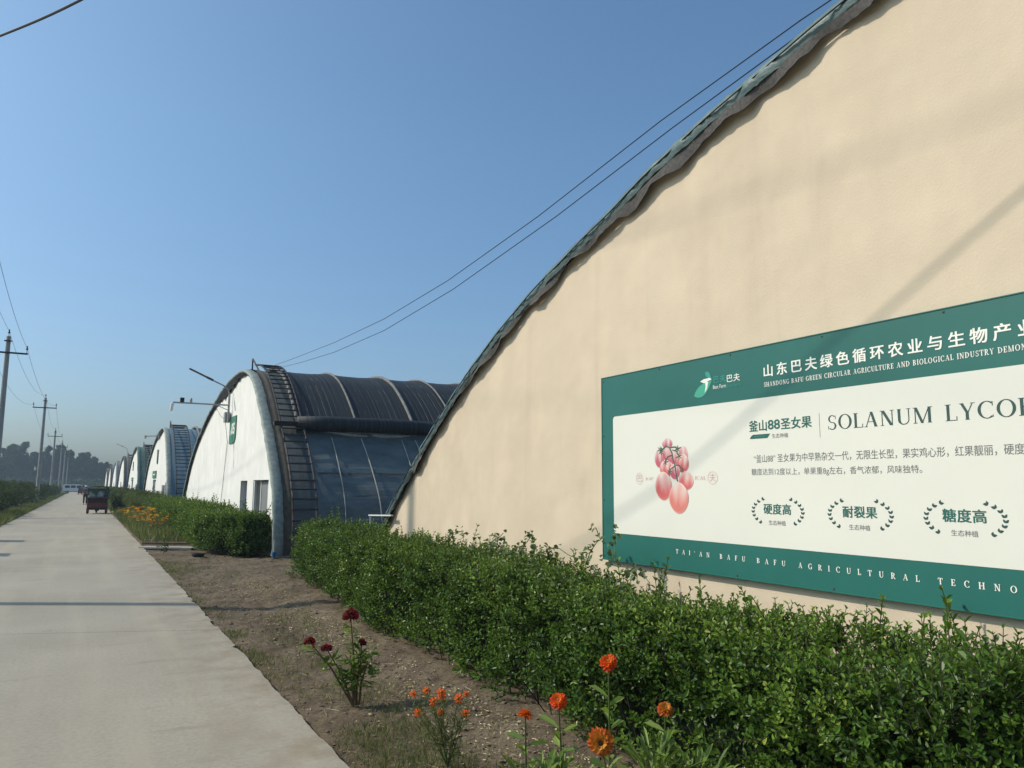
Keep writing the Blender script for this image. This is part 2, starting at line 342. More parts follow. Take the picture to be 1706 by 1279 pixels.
    def build(self, name, mat, parent=None, smooth=False, origin=None):
        V = np.concatenate(self.V); F = self.F
        if parent is not None:
            r_ = parent
            o = np.array(parent['org'])
        else:
            o = np.array(origin if origin is not None else (V[:, 0].mean(), V[:, 1].mean(), V[:, 2].min()), float)
        me = bpy.data.meshes.new(name); V = V - o
        me.vertices.add(len(V)); me.vertices.foreach_set("co", V.astype(np.float32).ravel())
        idx = np.concatenate([f.ravel() for f, _ in F]); tot = np.concatenate([np.full(len(f), f.shape[1]) for f, _ in F])
        me.loops.add(len(idx)); me.loops.foreach_set("vertex_index", idx.astype(np.int32))
        me.polygons.add(len(tot)); st = np.concatenate([[0], np.cumsum(tot)[:-1]])
        me.polygons.foreach_set("loop_start", st.astype(np.int32)); me.polygons.foreach_set("loop_total", tot.astype(np.int32))
        me.polygons.foreach_set("use_smooth", np.full(len(tot), bool(smooth)))
        if any(t is not None for _, t in F):
            tn = np.concatenate([np.full(len(f), 0.5) if t is None else np.broadcast_to(t, (len(f),)) for f, t in F])
            at = me.attributes.new("tone", 'FLOAT', 'FACE'); at.data.foreach_set("value", tn.astype(np.float32))
        if self.C is not None:
            at = me.attributes.new("Col", 'FLOAT_COLOR', 'POINT'); at.data.foreach_set("color", np.asarray(self.C, np.float32).ravel())
        me.update(calc_edges=True); me.validate()
        me.materials.append(M[mat] if isinstance(mat, str) else mat)
        ob = bpy.data.objects.new(name, me); col.objects.link(ob)
        if parent is not None: ob.parent = parent; ob['org'] = parent['org']
        else: ob.location = o; ob['org'] = o.tolist()
        return ob
def tag(o, label=None, cat=None, group=None, kind=None):
    if label: o['label'] = label
    if cat: o['category'] = cat
    if group: o['group'] = group
    if kind: o['kind'] = kind
    return o
def thing(name, label, cat, loc, group=None):
    o = bpy.data.objects.new(name, None); col.objects.link(o); o.location = loc; o['org'] = [float(x) for x in loc]
    o.empty_display_size = 0.2
    return tag(o, label, cat, group)
def kids(o): return [c for c in bpy.data.objects if c.parent == o]
def dup(o, loc, label, group=None):
    r_ = o.copy(); col.objects.link(r_); r_.location = loc; r_['label'] = label; r_['org'] = [float(x) for x in loc]
    if group: r_['group'] = group
    for ch in kids(o):
        c = ch.copy(); col.objects.link(c); c.parent = r_
        for g in kids(ch):
            d = g.copy(); col.objects.link(d); d.parent = c
    return r_
def unit(a): a = np.asarray(a, float); return a / (np.linalg.norm(a, axis=-1, keepdims=True) + 1e-9)

# ------------------------------------------------------------------ ground, road, soil
g = MB(); xs = np.array([-900, -300, -80, -20, -2.72, 1.40, 1.5, 8, 40, 120, 400, 900.]); ys = np.array([-60, -10, 0, 20, 50, 100, 160, 215, 300, 450, 900, 1500.])
g.grid(np.stack([*np.meshgrid(xs, ys, indexing='ij'), np.full((len(xs), len(ys)), -0.13)], -1))
tag(g.build('ground', 'field', origin=(0, 0, -0.13)), 'flat grassy farmland around the greenhouses', 'ground', kind='structure')

XR = 1.445; XL = -2.66
road = MB(); yb = -6.0
while yb < 190:
    y0, y1 = yb, yb + 7.6 - 0.009
    ny = 180 if yb < 30 else 12
    for (xa, xb, side) in ((XL, XR, 0),):
        Y = np.linspace(y0, y1, ny); Xs = np.linspace(0, 1, 9); P = np.zeros((9, ny, 3))
        rag = (fbm(Y * 5.0, Y * 0 + 3, 5) - 0.47) * 0.035 - 0.03 * np.clip((vnoise(Y * 4.3, Y * 0, 9) - 0.80) * 8, 0, 1) + 0.012 * (fbm(Y * 22, Y * 0, 19) - .47)
        for i, s in enumerate(Xs):
            X = (XL + 0.02 * (fbm(Y * 3, Y * 0, 8) - .5)) * (1 - s) + (XR + rag) * s
            P[i, :, 0] = X; P[i, :, 1] = Y + 0.69 - 0.35 * X * (1 if True else 0); P[i, :, 2] = 0.006 * (fbm(X * .5, Y * .5, 2) - .5)
        road.grid(P.transpose(1, 0, 2)[::-1])
        for e in (0, 8):
            q = np.stack([P[e], P[e] - np.array([0, 0, 0.14])], 1); road.grid(q if e == 8 else q[:, ::-1])
        for e in (0, ny - 1):
            q = np.stack([P[:, e], P[:, e] - np.array([0, 0, 0.14])], 1); road.grid(q if e == 0 else q[:, ::-1])
    yb += 7.6
tag(road.build('road', 'concrete', origin=(0, 0, 0)), 'pale concrete farm road', 'road', kind='structure')

def soil_z(X, Y):
    z = -0.055 + 0.06 * (fbm(X * 1.7, Y * 1.7, 3) - 0.47) + 0.045 * (fbm(X * 9, Y * 9, 4) - 0.47) + 0.02 * (fbm(X * 30, Y * 30, 6, 3) - 0.45)
    return z + 0.09 * np.clip((X - 2.3) / 0.6, 0, 1) * (Y < 14.5)
sm = MB(); X, Y = np.meshgrid(np.linspace(1.30, 4.02, 136), np.linspace(1.6, 20.0, 760), indexing='ij')
sm.grid(np.stack([X, Y, soil_z(X, Y)], -1))
X, Y = np.meshgrid(np.linspace(1.30, 4.02, 60), np.linspace(20.0, 48, 240), indexing='ij'); sm.grid(np.stack([X, Y, soil_z(X, Y)], -1))
X, Y = np.meshgrid(np.linspace(1.30, 4.02, 40), np.linspace(-4, 1.6, 60), indexing='ij'); sm.grid(np.stack([X, Y, soil_z(X, Y)], -1))
X, Y = np.meshgrid(np.linspace(4.02, 24, 60), np.linspace(11.2, 19, 60), indexing='ij'); sm.grid(np.stack([X, Y, soil_z(X, Y)], -1))
X, Y = np.meshgrid(np.linspace(-6.5, -2.58, 50), np.linspace(4, 60, 300), indexing='ij'); sm.grid(np.stack([X, Y, soil_z(X, Y) * 1.0], -1))
tag(sm.build('soil', 'soil', origin=(1.4, 6, 0), smooth=True), 'bare brown soil verge between the road and the hedge', 'soil', kind='structure')

# clods, straw bits and pale dead leaves: uncountable litter
def ico(n):
    me = bpy.data.meshes.new('tmp'); import bmesh
    b = bmesh.new(); bmesh.ops.create_icosphere(b, subdivisions=1, radius=1); v = np.array([x.co[:] for x in b.verts]); f = np.array([[y.index for y in x.verts] for x in b.faces]); b.free(); bpy.data.meshes.remove(me); return v, f
IV, IF = ico(1)
cl = MB(); n = 3600
cy = 1.9 + 18 * rng.random(n) ** 1.5; cx = 1.48 + rng.random(n) * np.where(cy > 13.8, 2.4, 1.35)
for x, y in zip(cx, cy):
    s = 0.004 + 0.013 * rng.random() ** 4 + (0.014 if rng.random() < .02 else 0)
    v = IV * (1 + 0.7 * (rng.random((len(IV), 1)) - .5)) * s * np.array([1, .8 + .4 * rng.random(), .6]); 
    cl.add(v + [x, y, float(soil_z(np.array(x), np.array(y))) + s * .3], IF)
tag(cl.build('soil_clods', 'clod', origin=(2, 6, 0)), 'small clods and stones scattered over the bare soil verge', 'clods', kind='stuff')
dl = MB(); n = 3300; cy = 2.2 + 12 * rng.random(n) ** 1.2; cx = 2.75 - np.abs(rng.normal(0, .32, n)); cx = np.where(rng.random(n) < .12, 1.5 + rng.random(n) * 1.5, cx)
keep = (cx > 1.5) & ((fbm(cx * 2.1, cy * 2.1, 31) > .47) | (rng.random(n) < .25)); cx, cy = cx[keep], cy[keep]; n = len(cx)
dl.leaves(np.stack([cx, cy, soil_z(cx, cy) + .012], 1), np.stack([*(rng.normal(size=(2, n))), rng.normal(0, .25, n)], 1), np.stack([rng.normal(0, .3, n), rng.normal(0, .3, n), np.ones(n)], 1), rng.uniform(.018, .036, n), rng.uniform(.010, .017, n), rng.random(n))
tag(dl.build('dead_leaves', 'dry_leaf', origin=(2.4, 5, 0)), 'pale dry leaves fallen along the foot of the near hedge', 'dead leaves', kind='stuff')
st = MB(); n = 420; cy = 2 + 17 * rng.random(n); cx = 1.5 + 1.5 * rng.random(n); a = rng.random(n) * 6.28; l = rng.uniform(.02, .13, n)
A = np.stack([cx, cy, soil_z(cx, cy) + .012], 1); st.sticks(A, A + np.stack([np.cos(a) * l, np.sin(a) * l, rng.normal(0, .01, n)], 1), 0.0022)
tag(st.build('straw_bits', 'straw', origin=(2, 6, 0)), 'thin pale straws and twigs lying on the bare soil', 'straw', kind='stuff')

def grass_patch(name, label, pts, hgt, mat='weed', w=0.006, org=None):
    gm = MB(); pts = np.asarray(pts); n = len(pts); d = np.stack([rng.normal(0, .45, n), rng.normal(0, .45, n), np.ones(n)], 1)
    gm.leaves(pts, d, rng.normal(size=(n, 3)), hgt * rng.uniform(.4, 1.2, n), w * rng.uniform(.6, 1.4, n), rng.random(n), 0.1)
    return tag(gm.build(name, mat, origin=org), label, 'grass', kind='stuff')
def scatter(n, x0, x1, y0, y1, cl=0.45, f=0.8, seed=20, z=None):
    x = rng.uniform(x0, x1, n * 3); y = rng.uniform(y0, y1, n * 3); k = fbm(x * f, y * f, seed) > cl; x, y = x[k][:n], y[k][:n]
    return np.stack([x, y, soil_z(x, y) if z is None else np.full(len(x), z)], 1)
grass_patch('weed_grass', 'sparse short weeds growing in patches on the soil beside the road', np.concatenate([scatter(2600, 1.5, 2.4, 2.6, 9, .54, 1.4), scatter(1300, 1.65, 2.2, 4.3, 5.3, .2, 2), scatter(2000, 1.5, 2.6, 9, 19, .54, 1.2), scatter(1500, 1.46, 1.66, 3, 19, .52, 3)]), 0.06, w=0.005, org=(2, 5, 0))
grass_patch('verge_grass', 'tall green weeds along the road edge around the orange flowers', np.concatenate([scatter(7000, 1.55, 2.6, 24, 60, .36, .5), scatter(3000, 1.5, 2.6, 60, 130, .3, .3, z=-.1)]), 0.42, w=0.022, org=(2, 30, 0))
grass_patch('left_grass', 'weedy green grass along the left edge of the road', np.concatenate([scatter(9000, -3.7, -2.72, 30, 80, .34, .5), scatter(6000, -3.6, -2.72, 80, 160, .3, .3, z=-.1)]), 0.34, w=0.026, org=(-3, 50, 0))

# ------------------------------------------------------------------ greenhouses
PROF = [(-6.2, 0), (-6.22, .4), (-6.1, 1.14), (-5.65, 1.83), (-5.05, 2.5), (-4.4, 3.09), (-3.7, 3.72), (-3.04, 4.22), (-2.3, 4.65), (-1.3, 4.96), (0, 5.06), (1.8, 4.97), (3.6, 4.77), (6.1, 4.25), (8.0, 3.75), (9.7, 3.19), (11.4, 2.35), (12.6, 1.45), (13.4, .75), (14.0, 0)]
PROF1 = [(-6.2, 0), (-6.22, .4), (-6.1, 1.14), (-5.65, 1.83), (-5.05, 2.5), (-4.4, 3.09), (-3.7, 3.72), (-3.04, 4.22), (-2.3, 4.65), (-1.3, 4.98), (0, 5.12), (2.0, 5.07), (3.6, 4.86), (5.0, 4.66), (6.58, 4.35), (7.65, 4.04), (8.88, 3.66), (9.7, 3.33), (10.26, 3.07), (10.95, 2.70), (12.07, 2.01), (13.0, 1.34), (13.5, .93), (14.4, 0)]
def spline(p, n):
    p = np.asarray(p, float); q = np.vstack([2 * p[0] - p[1], p, 2 * p[-1] - p[-2]]); out = []
    for i in range(1, len(q) - 2):
        for t in np.arange(8) / 8:
            a, b, c, d = q[i - 1:i + 3]
            out.append(.5 * (2 * b + (c - a) * t + (2 * a - 5 * b + 4 * c - d) * t * t + (3 * b - a - 3 * c + d) * t ** 3))
    out.append(p[-1]); out = np.array(out); s = np.concatenate([[0], np.cumsum(np.linalg.norm(np.diff(out, axis=0), axis=1))])
    u = np.linspace(0, s[-1], n); return np.stack([np.interp(u, s, out[:, 0]), np.interp(u, s, out[:, 1])], 1), s[-1]
def normals(c):
    t = unit(np.gradient(c, axis=0)); return np.stack([-t[:, 1], t[:, 0]], 1)       # outward for +u traversal over the top
def off(c, d): return c + normals(c) * np.asarray(d).reshape(-1, 1)
XW = 4.0
def strip(c0, x0, c1, x1, ya, m=2):                    # surface between two profile curves
    rows = []
    for k in np.linspace(0, 1, m):
        c = c0 * (1 - k) + c1 * k
        rows.append(np.stack([np.full(len(c), x0 * (1 - k) + x1 * k), c[:, 0] + ya, c[:, 1]], 1))
    return np.stack(rows, 1)
def surf_at(c, u):                                     # (point, normal) of the near-side curve at offset u
    k = np.argmin(np.abs(c[:, 0] - u) + (c[:, 1] < .2) * 9); return c[k], normals(c)[k]

def greenhouse(label, ya, prof, wallmat, openings, xlen, fine=False, quilt=None, endx=4.78, film_mat='film', seed=1, body_from=0.0, edge='pale_strip', felt='dark_felt', name_group='arched greenhouses in a row along the road'):
    root = thing('greenhouse', label, 'greenhouse', (XW, ya, 0), name_group)
    n = 900 if fine else 150
    c, Ls = spline(prof, n)
    inner = off(c, -0.055); w = inner[(inner[:, 1] > -0.15)]
    w = np.vstack([[w[0, 0], -.14], w, [w[-1, 0], -.14]])
        # gable wall: a plate with real openings
    wl_ = MB(); loop = [tuple(p) for p in w[::3]] + [tuple(w[-1])]
    for a, b, z0, z1 in sorted(openings, key=lambda q: -q[0]): loop += [(b, -.14), (b, z1), (a, z1), (a, -.14)]
    wl_.prism(loop, [], lambda a, b, d: (XW + d, ya + a, b), 0.30)
    wall = wl_.build('gable_wall', wallmat, root)
    # roof cover over the full length
    roof = MB(); X = np.concatenate([np.linspace(XW - .06, 9, 26), np.linspace(9.6, xlen, 24)]); rows = []
    for x in X:
        rip = 0.03 * (fbm(c[:, 0] * .8, np.full(n, x * 1.3), seed) - .47) - 0.022 * np.abs(np.sin(x * math.pi / 1.35))
        q = off(c, rip - 0.015); rows.append(np.stack([np.full(n, x), q[:, 0] + ya, q[:, 1]], 1))
    roof.grid(np.stack(rows, 0)); roof.build('roof_cover', film_mat, root, smooth=True)
    bk = MB(); bk.prism([tuple(p) for p in w[::6]] + [tuple(w[-1])], [], lambda a, b, d: (xlen + d, ya + a, b), 0.2); bk.build('back_wall', wallmat, root)
    # cover edge: film band rolled over the gable, then ragged felt hanging below it
    s = np.linspace(0, Ls, n)
    r1 = 0.022 * (fbm(s * 2.2, s * 0, seed + 3) - .47) + .012 * (fbm(s * 13, s * 0, seed + 13) - .47); r2 = 0.035 * (fbm(s * 6, s * 0, seed + 4) - .47) + .02 * (fbm(s * 19, s * 0, seed + 14) - .47)
    band = np.stack([np.stack([np.full(n, xx) + bb * r2, off(c, d + aa * r1)[:, 0] + ya, off(c, d + aa * r1)[:, 1]], 1) for xx, d, aa, bb in (((XW + .42, .012, .2, 0), (XW + .15, .02, .5, 0), (XW - .02, .026, 1, 0), (XW - .065, .012, 1, .6), (XW - .088, -.035, 1, 1), (XW - .082, -.068, 1, 1), (XW - .07, -.098, 1.5, 1)) if fine else ((XW + .13, .012, 1, 1), (XW + .05, .03, 1, 0), (XW - .05, .026, 1.2, 0), (XW - .105, .012, 1, .6), (XW - .125, -.02, 1.2, 1), (XW - .115, -.045, 1.4, 1), (XW - .10, -.065, 2, 1)))], 1)
    eb = MB(); eb.grid(band[:, ::-1]); e_ = eb.build('cover_edge', edge, root, smooth=True)
    sc = 0.045 * np.abs(np.sin(s * 4.1 + 3.5 * fbm(s * .9, s * 0, seed + 5))) - .03 + 0.09 * (fbm(s * 3.3, s * 0 + 2, seed + 6) - .45) + 0.015 * (fbm(s * 22, s * 0, seed + 7, 2) - .4)
    low = (.172 if fine else .155) + sc * 1.0
    if fine: low = low - .045 * np.clip((c[:, 0] - 6.5) / 4, 0, 1) + .03 * (fbm(s * 9, s * 0, seed + 33) - .47)
    if not fine: low = low - 0.085 + 0.30 * np.exp(-((c[:, 0] - 2.0) / 2.4) ** 2) * (c[:, 1] > 3)
    fl = []
    for k in np.linspace(0, 1, 7):
        d = -(.092 if fine else .055) * (1 - k) - low * k; x = XW - (.070 if fine else .105) + (.008 if fine else 0.055) * k + (.018 if fine else 0.03) * k * np.sin(s * 9 + 3 * fbm(s * 2, s * 0, seed + 8)) + 0.02 * k * (fbm(s * 14, s * 0 + k, seed) - .5)
        x = np.minimum(x, XW - .012); q = off(c, d); fl.append(np.stack([x, q[:, 0] + ya, q[:, 1]], 1))
    ff = MB(); ff.grid(np.stack(fl, 1)); fe = ff.build('edge_flap', felt, root, smooth=True)
    if fine:
        q = off(c, -.045); rp = MB(); rp.tube(np.stack([np.full(n, XW - .094) + .004 * np.sin(s * 7), q[:, 0] + ya, q[:, 1]], 1)[::2], .006, 5); rp.build('edge_rope', 'rope', e_)
        q = off(c, .03); rp = MB(); rp.tube(np.stack([np.full(n, XW + .03) + .02 * np.sin(s * 1.1), q[:, 0] + ya, q[:, 1]], 1)[::2], .006, 5); rp.build('edge_rope', 'rope', e_)
    return root, c, wall

G1Y = -2.2
g1, c1, w1 = greenhouse('nearest greenhouse, its cream gable wall carrying the big green and white signboard', G1Y, PROF1, 'cream', [], 45, fine=True, film_mat='film', edge='edge_film', felt='felt', seed=2)
PITCH = 26.9; G2Y = 24.7
OP2 = [(-2.02, -0.98, -.05, 1.74), (-4.93, -2.92, -.05, 1.75)]
g2, c2, w2 = greenhouse('white gabled greenhouse with dark navy quilt roof and the plate 05 on its wall', G2Y, PROF, 'white_wall', OP2, 48, seed=11)
# doors of the second greenhouse
def doors(root, ya):
    d = MB(); d.box(XW + .17, XW + .2, ya - 2.015, ya - .985, -.04, 1.735); dd = d.build('door', 'door_grey', root)
    h = MB(); h.tube([(XW + .16, ya - 1.9, .85), (XW + .12, ya - 1.9, .85), (XW + .12, ya - 1.9, 1.0), (XW + .16, ya - 1.9, 1.0)], .012, 6); h.build('handle', 'steel', dd)
    b = MB(); b.box(XW + .26, XW + .295, ya - 4.925, ya - 2.925, -.04, 1.745); b.build('inner_partition', 'recess', root)
    d = MB(); d.box(XW + .12, XW + .155, ya - 4.35, ya - 3.5, -.04, 1.70); dd = d.build('door', 'door_grey', root)
    f = MB()
    for a in (-4.4, -3.46): f.box(XW + .10, XW + .17, ya + a - .04, ya + a + .04, -.04, 1.744)
    for a in (-4.86, -2.96): f.box(XW + .02, XW + .08, ya + a - .05, ya + a + .05, -.04, 1.744)
    f.build('door_frame', 'frame_white', root)
doors(g2, G2Y)
# near-side roof dressing of greenhouse two: end zone, quilt panels with seams, roll, straps, inner frame
def roof_strip(c, ya, x0, x1, u0, u1, d, nx=8, sag=0.0):
    k = (c[:, 0] >= u0) & (c[:, 0] <= u1); q = off(c, d)[k]; rows = []
    for x in np.linspace(x0, x1, nx):
        t = (x - x0) / (x1 - x0); z = -sag * math.sin(math.pi * t)
        nn = normals(c)[k]; p = q + nn * (z + .008 * np.sin(x * 40))
        rows.append(np.stack([np.full(len(p), x), p[:, 0] + ya, p[:, 1]], 1))
    return np.stack(rows, 0)
def roof_line(c, ya, x, u0, u1, d, r, dx=0.0):
    k = np.where((c[:, 0] >= u0) & (c[:, 0] <= u1))[0]; q = off(c, d)[k]; t = np.linspace(0, 1, len(k))
    return np.stack([x + dx * t, q[:, 0] + ya, q[:, 1]], 1)
m = MB(); m.grid(roof_strip(c2, G2Y, XW + .13, XW + .34, -6.3, 2.5, .04)); m.build('tan_edge_strip', 'tan_strip', g2, True)
m = MB(); m.grid(roof_strip(c2, G2Y, XW + .34, 4.80, -6.3, 3.0, .018)); m.build('end_cover', 'end_film', g2, True)
UQ = -4.35
xq = 4.80; xs_seam = [4.78, 6.38, 8.05, 9.38, 10.95, 12.55, 14.1, 15.7]
for i, (a, b) in enumerate(zip(xs_seam[:-1], xs_seam[1:])):
    m = MB(); m.grid(roof_strip(c2, G2Y, a + .03, b - .03, UQ, 4.5, .07, 24, .035)); m.build('quilt_panel', 'quilt', g2, True)
m = MB(); m.grid(roof_strip(c2, G2Y, 15.7, 48, UQ, 4.5, .07, 24, .0)); m.build('quilt_panel', 'quilt', g2, True)
for i, a in enumerate(xs_seam):
    m = MB(); m.tube(roof_line(c2, G2Y, a, UQ, 4.5, .095, 0), (.055, .035, .05, .03, .04, .04, .04, .04)[i], 6); m.build('quilt_seam', 'seam', g2, True)
m = MB()
for a, b in zip(xs_seam[:5], xs_seam[1:6]):
    for k in range(1, 9):
        x = a + (b - a) * k / 9 + random.uniform(-.04, .04)
        m.tube(roof_line(c2, G2Y, x, UQ, 1.0, .062 - .03 * math.sin(math.pi * k / 9), 0, random.uniform(-.06, .06))[::4], .011, 4)
m.build('quilt_rope', 'seam_faint', g2)
p, nn = surf_at(c2, UQ - .12); q = p + nn * .22
m = MB(); xx = np.linspace(4.72, 48, 60); m.tube(np.stack([xx, np.full(60, q[0] + G2Y) + .02 * np.sin(xx * 1.7), np.full(60, q[1]) + .015 * np.sin(xx * 1.1)], 1), .20 + .012 * np.sin(xx * 5), 18); m.build('quilt_roll', 'quilt', g2, True)
m = MB(); m.box(XW + .12, 4.85, q[0] + G2Y - .09, q[0] + G2Y + .09, q[1] - .09, q[1] + .02); m.build('roll_bracket', 'iron', g2)
for i, (x, r_) in enumerate(((5.6, .012), (6.55, .014), (7.55, .012), (8.1, .016), (9.0, .012))):
    m = MB(); m.tube(roof_line(c2, G2Y, x, -6.25, UQ - .3, .03, 0, -.15 * (i % 2)), r_, 5); m.build('film_strap', 'pale_pipe', g2)
m = MB(); m.grid(roof_strip(c2, G2Y, 4.9, 30, -5.62, -5.45, .014)); m.build('film_lap', 'film_lap', g2, True)
m = MB(); m.tube([(4.8, G2Y - 5.95, 1.33), (7, G2Y - 5.93, 1.38), (10, G2Y - 5.95, 1.33), (16, G2Y - 5.95, 1.36)], .012, 5); m.build('film_strap', 'rope', g2)
fr = MB()                                              # pipes inside, seen faintly through the film
for x in np.arange(5.2, 14, 1.5):
    k = (c2[:, 0] < 1) & (c2[:, 1] > 0.05); q2 = off(c2, -.09)[k]; fr.tube(np.stack([np.full(len(q2), x), q2[:, 0] + G2Y, q2[:, 1]], 1)[::3], .03, 5)
    q3 = off(c2, -.4)[k]; fr.tube(np.stack([np.full(len(q3), x), q3[:, 0] + G2Y, q3[:, 1]], 1)[::3], .022, 5)
for z in (1.0, 2.0): fr.tube([(4.4, G2Y - 5.4 + (z - 1) * .55, z), (20, G2Y - 5.4 + (z - 1) * .55, z)], .025, 5)
fr.build('inner_frame', 'pale_pipe', g2)

VAR = [  # far greenhouses: label, film of the near side
    ('white greenhouse with a pale blue film side, behind the one with the plate 05', 'film_blue', 'pale_strip'),
    ('white greenhouse with green net over its gable edge, fourth along the road', 'net', 'net'),
    ('white greenhouse with dark grey side and a lamp arm above, fifth along the road', 'film_grey', 'tan_strip'),
    ('small far white greenhouse with rounded grey top, sixth along the road', 'film_grey', 'pale_strip'),
    ('far white greenhouse with brownish side, seventh along the road', 'film_grey', 'tan_strip'),
    ('far greenhouse sliver at the end of the row, eighth along the road', 'film_grey', 'tan_strip')]
OPF = [(3.1, 5.6, -.05, 1.95), (-4.6, -1.4, -.05, 1.6)]
far = []
for i, (lab, fm, ed) in enumerate(VAR):
    ya = G2Y + PITCH * (i + 1)
    r_, cf, wf = greenhouse(lab, ya, PROF, 'white_wall', OPF, 40, film_mat=fm, seed=20 + 3 * i, edge=ed)
    far.append((r_, cf, ya))
    d = MB(); d.box(XW + .14, XW + .18, ya + 3.11, ya + 5.59, -.04, 1.94); d.build('door', 'frame_white' if i == 0 else 'door_grey', r_)
    d = MB(); d.box(XW + .2, XW + .24, ya - 4.59, ya - 1.41, -.04, 1.59); d.build('door', 'recess', r_)
    d = MB(); d.box(XW - .1, XW + .1, ya - 3.2, ya - 3.05, -.04, 1.6); d.build('door_post', 'frame_white', r_); d = MB(); d.box(XW - .1, XW + .1, ya - 4.75, ya - 4.6, -.04, 1.75); d.build('door_post', 'frame_white', r_)
    if i < 4:
        m = MB(); m.grid(roof_strip(cf, ya, 5.75 if i == 0 else 5.0, 40, -3.2, 5.5, .07, 20, .02)); m.build('quilt_panel', 'net' if i == 0 else 'quilt', r_, True)
        m = MB(); m.tube(roof_line(cf, ya, 5.75 if i == 0 else 5.0, -4.6, 2, .12, 0, .0), .07, 6); m.build('quilt_seam', 'seam', r_, True)
        p, nn = surf_at(cf, -3.3); q = p + nn * .2
        m = MB(); m.tube([(5.75 if i == 0 else 5.0, ya + q[0], q[1]), (40, ya + q[0], q[1])], .22, 12); m.build('quilt_roll', 'quilt', r_, True)
# doors' header boards and wall plates of the far ones
def plate(name, label, cat, ya, u0, u1, z0, z1, group=None):
    m = MB(); m.box(XW - .05, XW - .015, ya + u0, ya + u1, z0, z1); o = m.build(name, 'sign_green'); tag(o, label, cat, group)
    q = MB(); w = (u1 - u0)
    q.box(XW - .054, XW - .051, ya + u0 + w * .25, ya + u0 + w * .75, z0 + (z1 - z0) * .42, z0 + (z1 - z0) * .58); q.build('lettering', 'print_white', o)
    return o
plate('door_sign', 'dark green board over the door of the greenhouse with blue film', 'sign', far[0][2], 2.95, 5.75, 2.05, 2.52)
plate('door_sign', 'small dark green board over the door of the fourth greenhouse', 'sign', far[1][2], 2.95, 5.75, 1.98, 2.3)

# ------------------------------------------------------------------ ladders
def ladder(label, c, ya, x0, x1, top_u=-0.6, step=.26, rail=.02, mat='iron', d=.16, low='old_iron', crest=True):
    root = thing('ladder', label, 'ladder', (x0, ya - 6.35, 0), 'ladders fixed to the greenhouse roofs')
    k = np.where((c[:, 0] <= top_u) & (c[:, 1] > -.01))[0]; q = off(c, d)[k]
    lo = q[:, 1] < 2.75
    for x in (x0, x1):
        m = MB(); m.tube(np.stack([np.full(len(q), x), q[:, 0] + ya, q[:, 1]], 1)[~lo][::2], rail, 6); m.build('rail', mat, root)
        z = q[lo]; base = np.array([x, z[0, 0] + ya - .12, 0]); topp = np.array([x, q[lo][-1, 0] + ya, q[lo][-1, 1]])
        mid = [np.array([x, a + ya, b]) for a, b in z[::4]]
        m = MB(); m.tube(mid + [topp], rail * 1.05, 6); m.build('rail', low, root)
    s = np.concatenate([[0], np.cumsum(np.linalg.norm(np.diff(q, axis=0), axis=1))])
    for v in np.arange(.3, s[-1], step):
        a, b = np.interp(v, s, q[:, 0]), np.interp(v, s, q[:, 1])
        m = MB(); m.tube([(x0 - .03, a + ya, b), (x1 + .03, a + ya, b)], rail * .8, 5); m.build('rung', mat, root)
    if crest:
        a, b = q[-1]; m = MB()
        m.tube([(x0, a + ya + .5, 4.9), (x0, a + ya + .5, 5.5)], rail, 5); m.tube([(x0, a + ya + .5, 5.5), (x0, a + ya - 1.1, 4.75)], rail, 5)
        m.tube([(x0, a + ya - .1, b), (x0, a + ya - .1, 5.22)], rail * .8, 5)
        m.tube([(x0, a + ya + .5, 5.12), (x1, a + ya + .5, 5.12), (x1, a + ya + .5, 4.95), (x0, a + ya + .5, 4.95)], rail, 5); m.tube([(x0, a + ya + .5, 5.12), (x0, a + ya - .5, 5.02), (x0, a + ya - .5, 4.8)], rail * .8, 5)
        m.build('handrail', mat, root)
    return root
lad = ladder('rusty iron ladder curving up the dark quilt roof of the nearest white greenhouse', c2, G2Y, 4.30, 4.86, rail=.025, d=.2)
# leaning second pole pair beside the ladder foot
ladder('dark iron ladder on the pale blue film side of the second white greenhouse', far[0][1], far[0][2], 4.35, 5.15, step=.3, rail=.03, low='iron', d=.2)
ladder('ladder half lost in green net on the fourth greenhouse', far[1][1], far[1][2], 4.5, 5.2, step=.4, rail=.035, low='iron', d=.2)
ladder('small dark ladder on the grey side of the fifth greenhouse', far[2][1], far[2][2], 4.4, 5.3, step=.5, rail=.04, low='iron', d=.2)

# ------------------------------------------------------------------ text
def text_geo(s, bold=0.0):
    cu = bpy.data.curves.new('t', 'FONT'); cu.body = s; cu.offset = bold; cu.resolution_u = 4
    ob = bpy.data.objects.new('t', cu); col.objects.link(ob); dg = bpy.context.evaluated_depsgraph_get(); dg.update()
    me = bpy.data.meshes.new_from_object(ob.evaluated_get(dg))
    v = np.array([x.co[:2] for x in me.vertices]) if len(me.vertices) else np.zeros((0, 2)); f = [list(p.vertices) for p in me.polygons]
    bpy.data.objects.remove(ob); bpy.data.curves.remove(cu); bpy.data.meshes.remove(me); return v, f
SX, SY0 = 3.95, 5.53                                   # signboard front plane; left edge
def pl(s, z, d): return np.stack([np.full(np.shape(s), SX - d), SY0 - np.asarray(s), np.asarray(z)], -1)
def fit_text(mb, s, s0, s1, z0, z1, d=.0022, bold=0.0, place=pl):
    v, f = text_geo(s, bold); lo, hi = v.min(0), v.max(0)
    a = s0 + (v[:, 0] - lo[0]) / (hi[0] - lo[0]) * (s1 - s0); b = z0 + (v[:, 1] - lo[1]) / (hi[1] - lo[1]) * (z1 - z0)
    mb.poly(place(a, b, d), f)
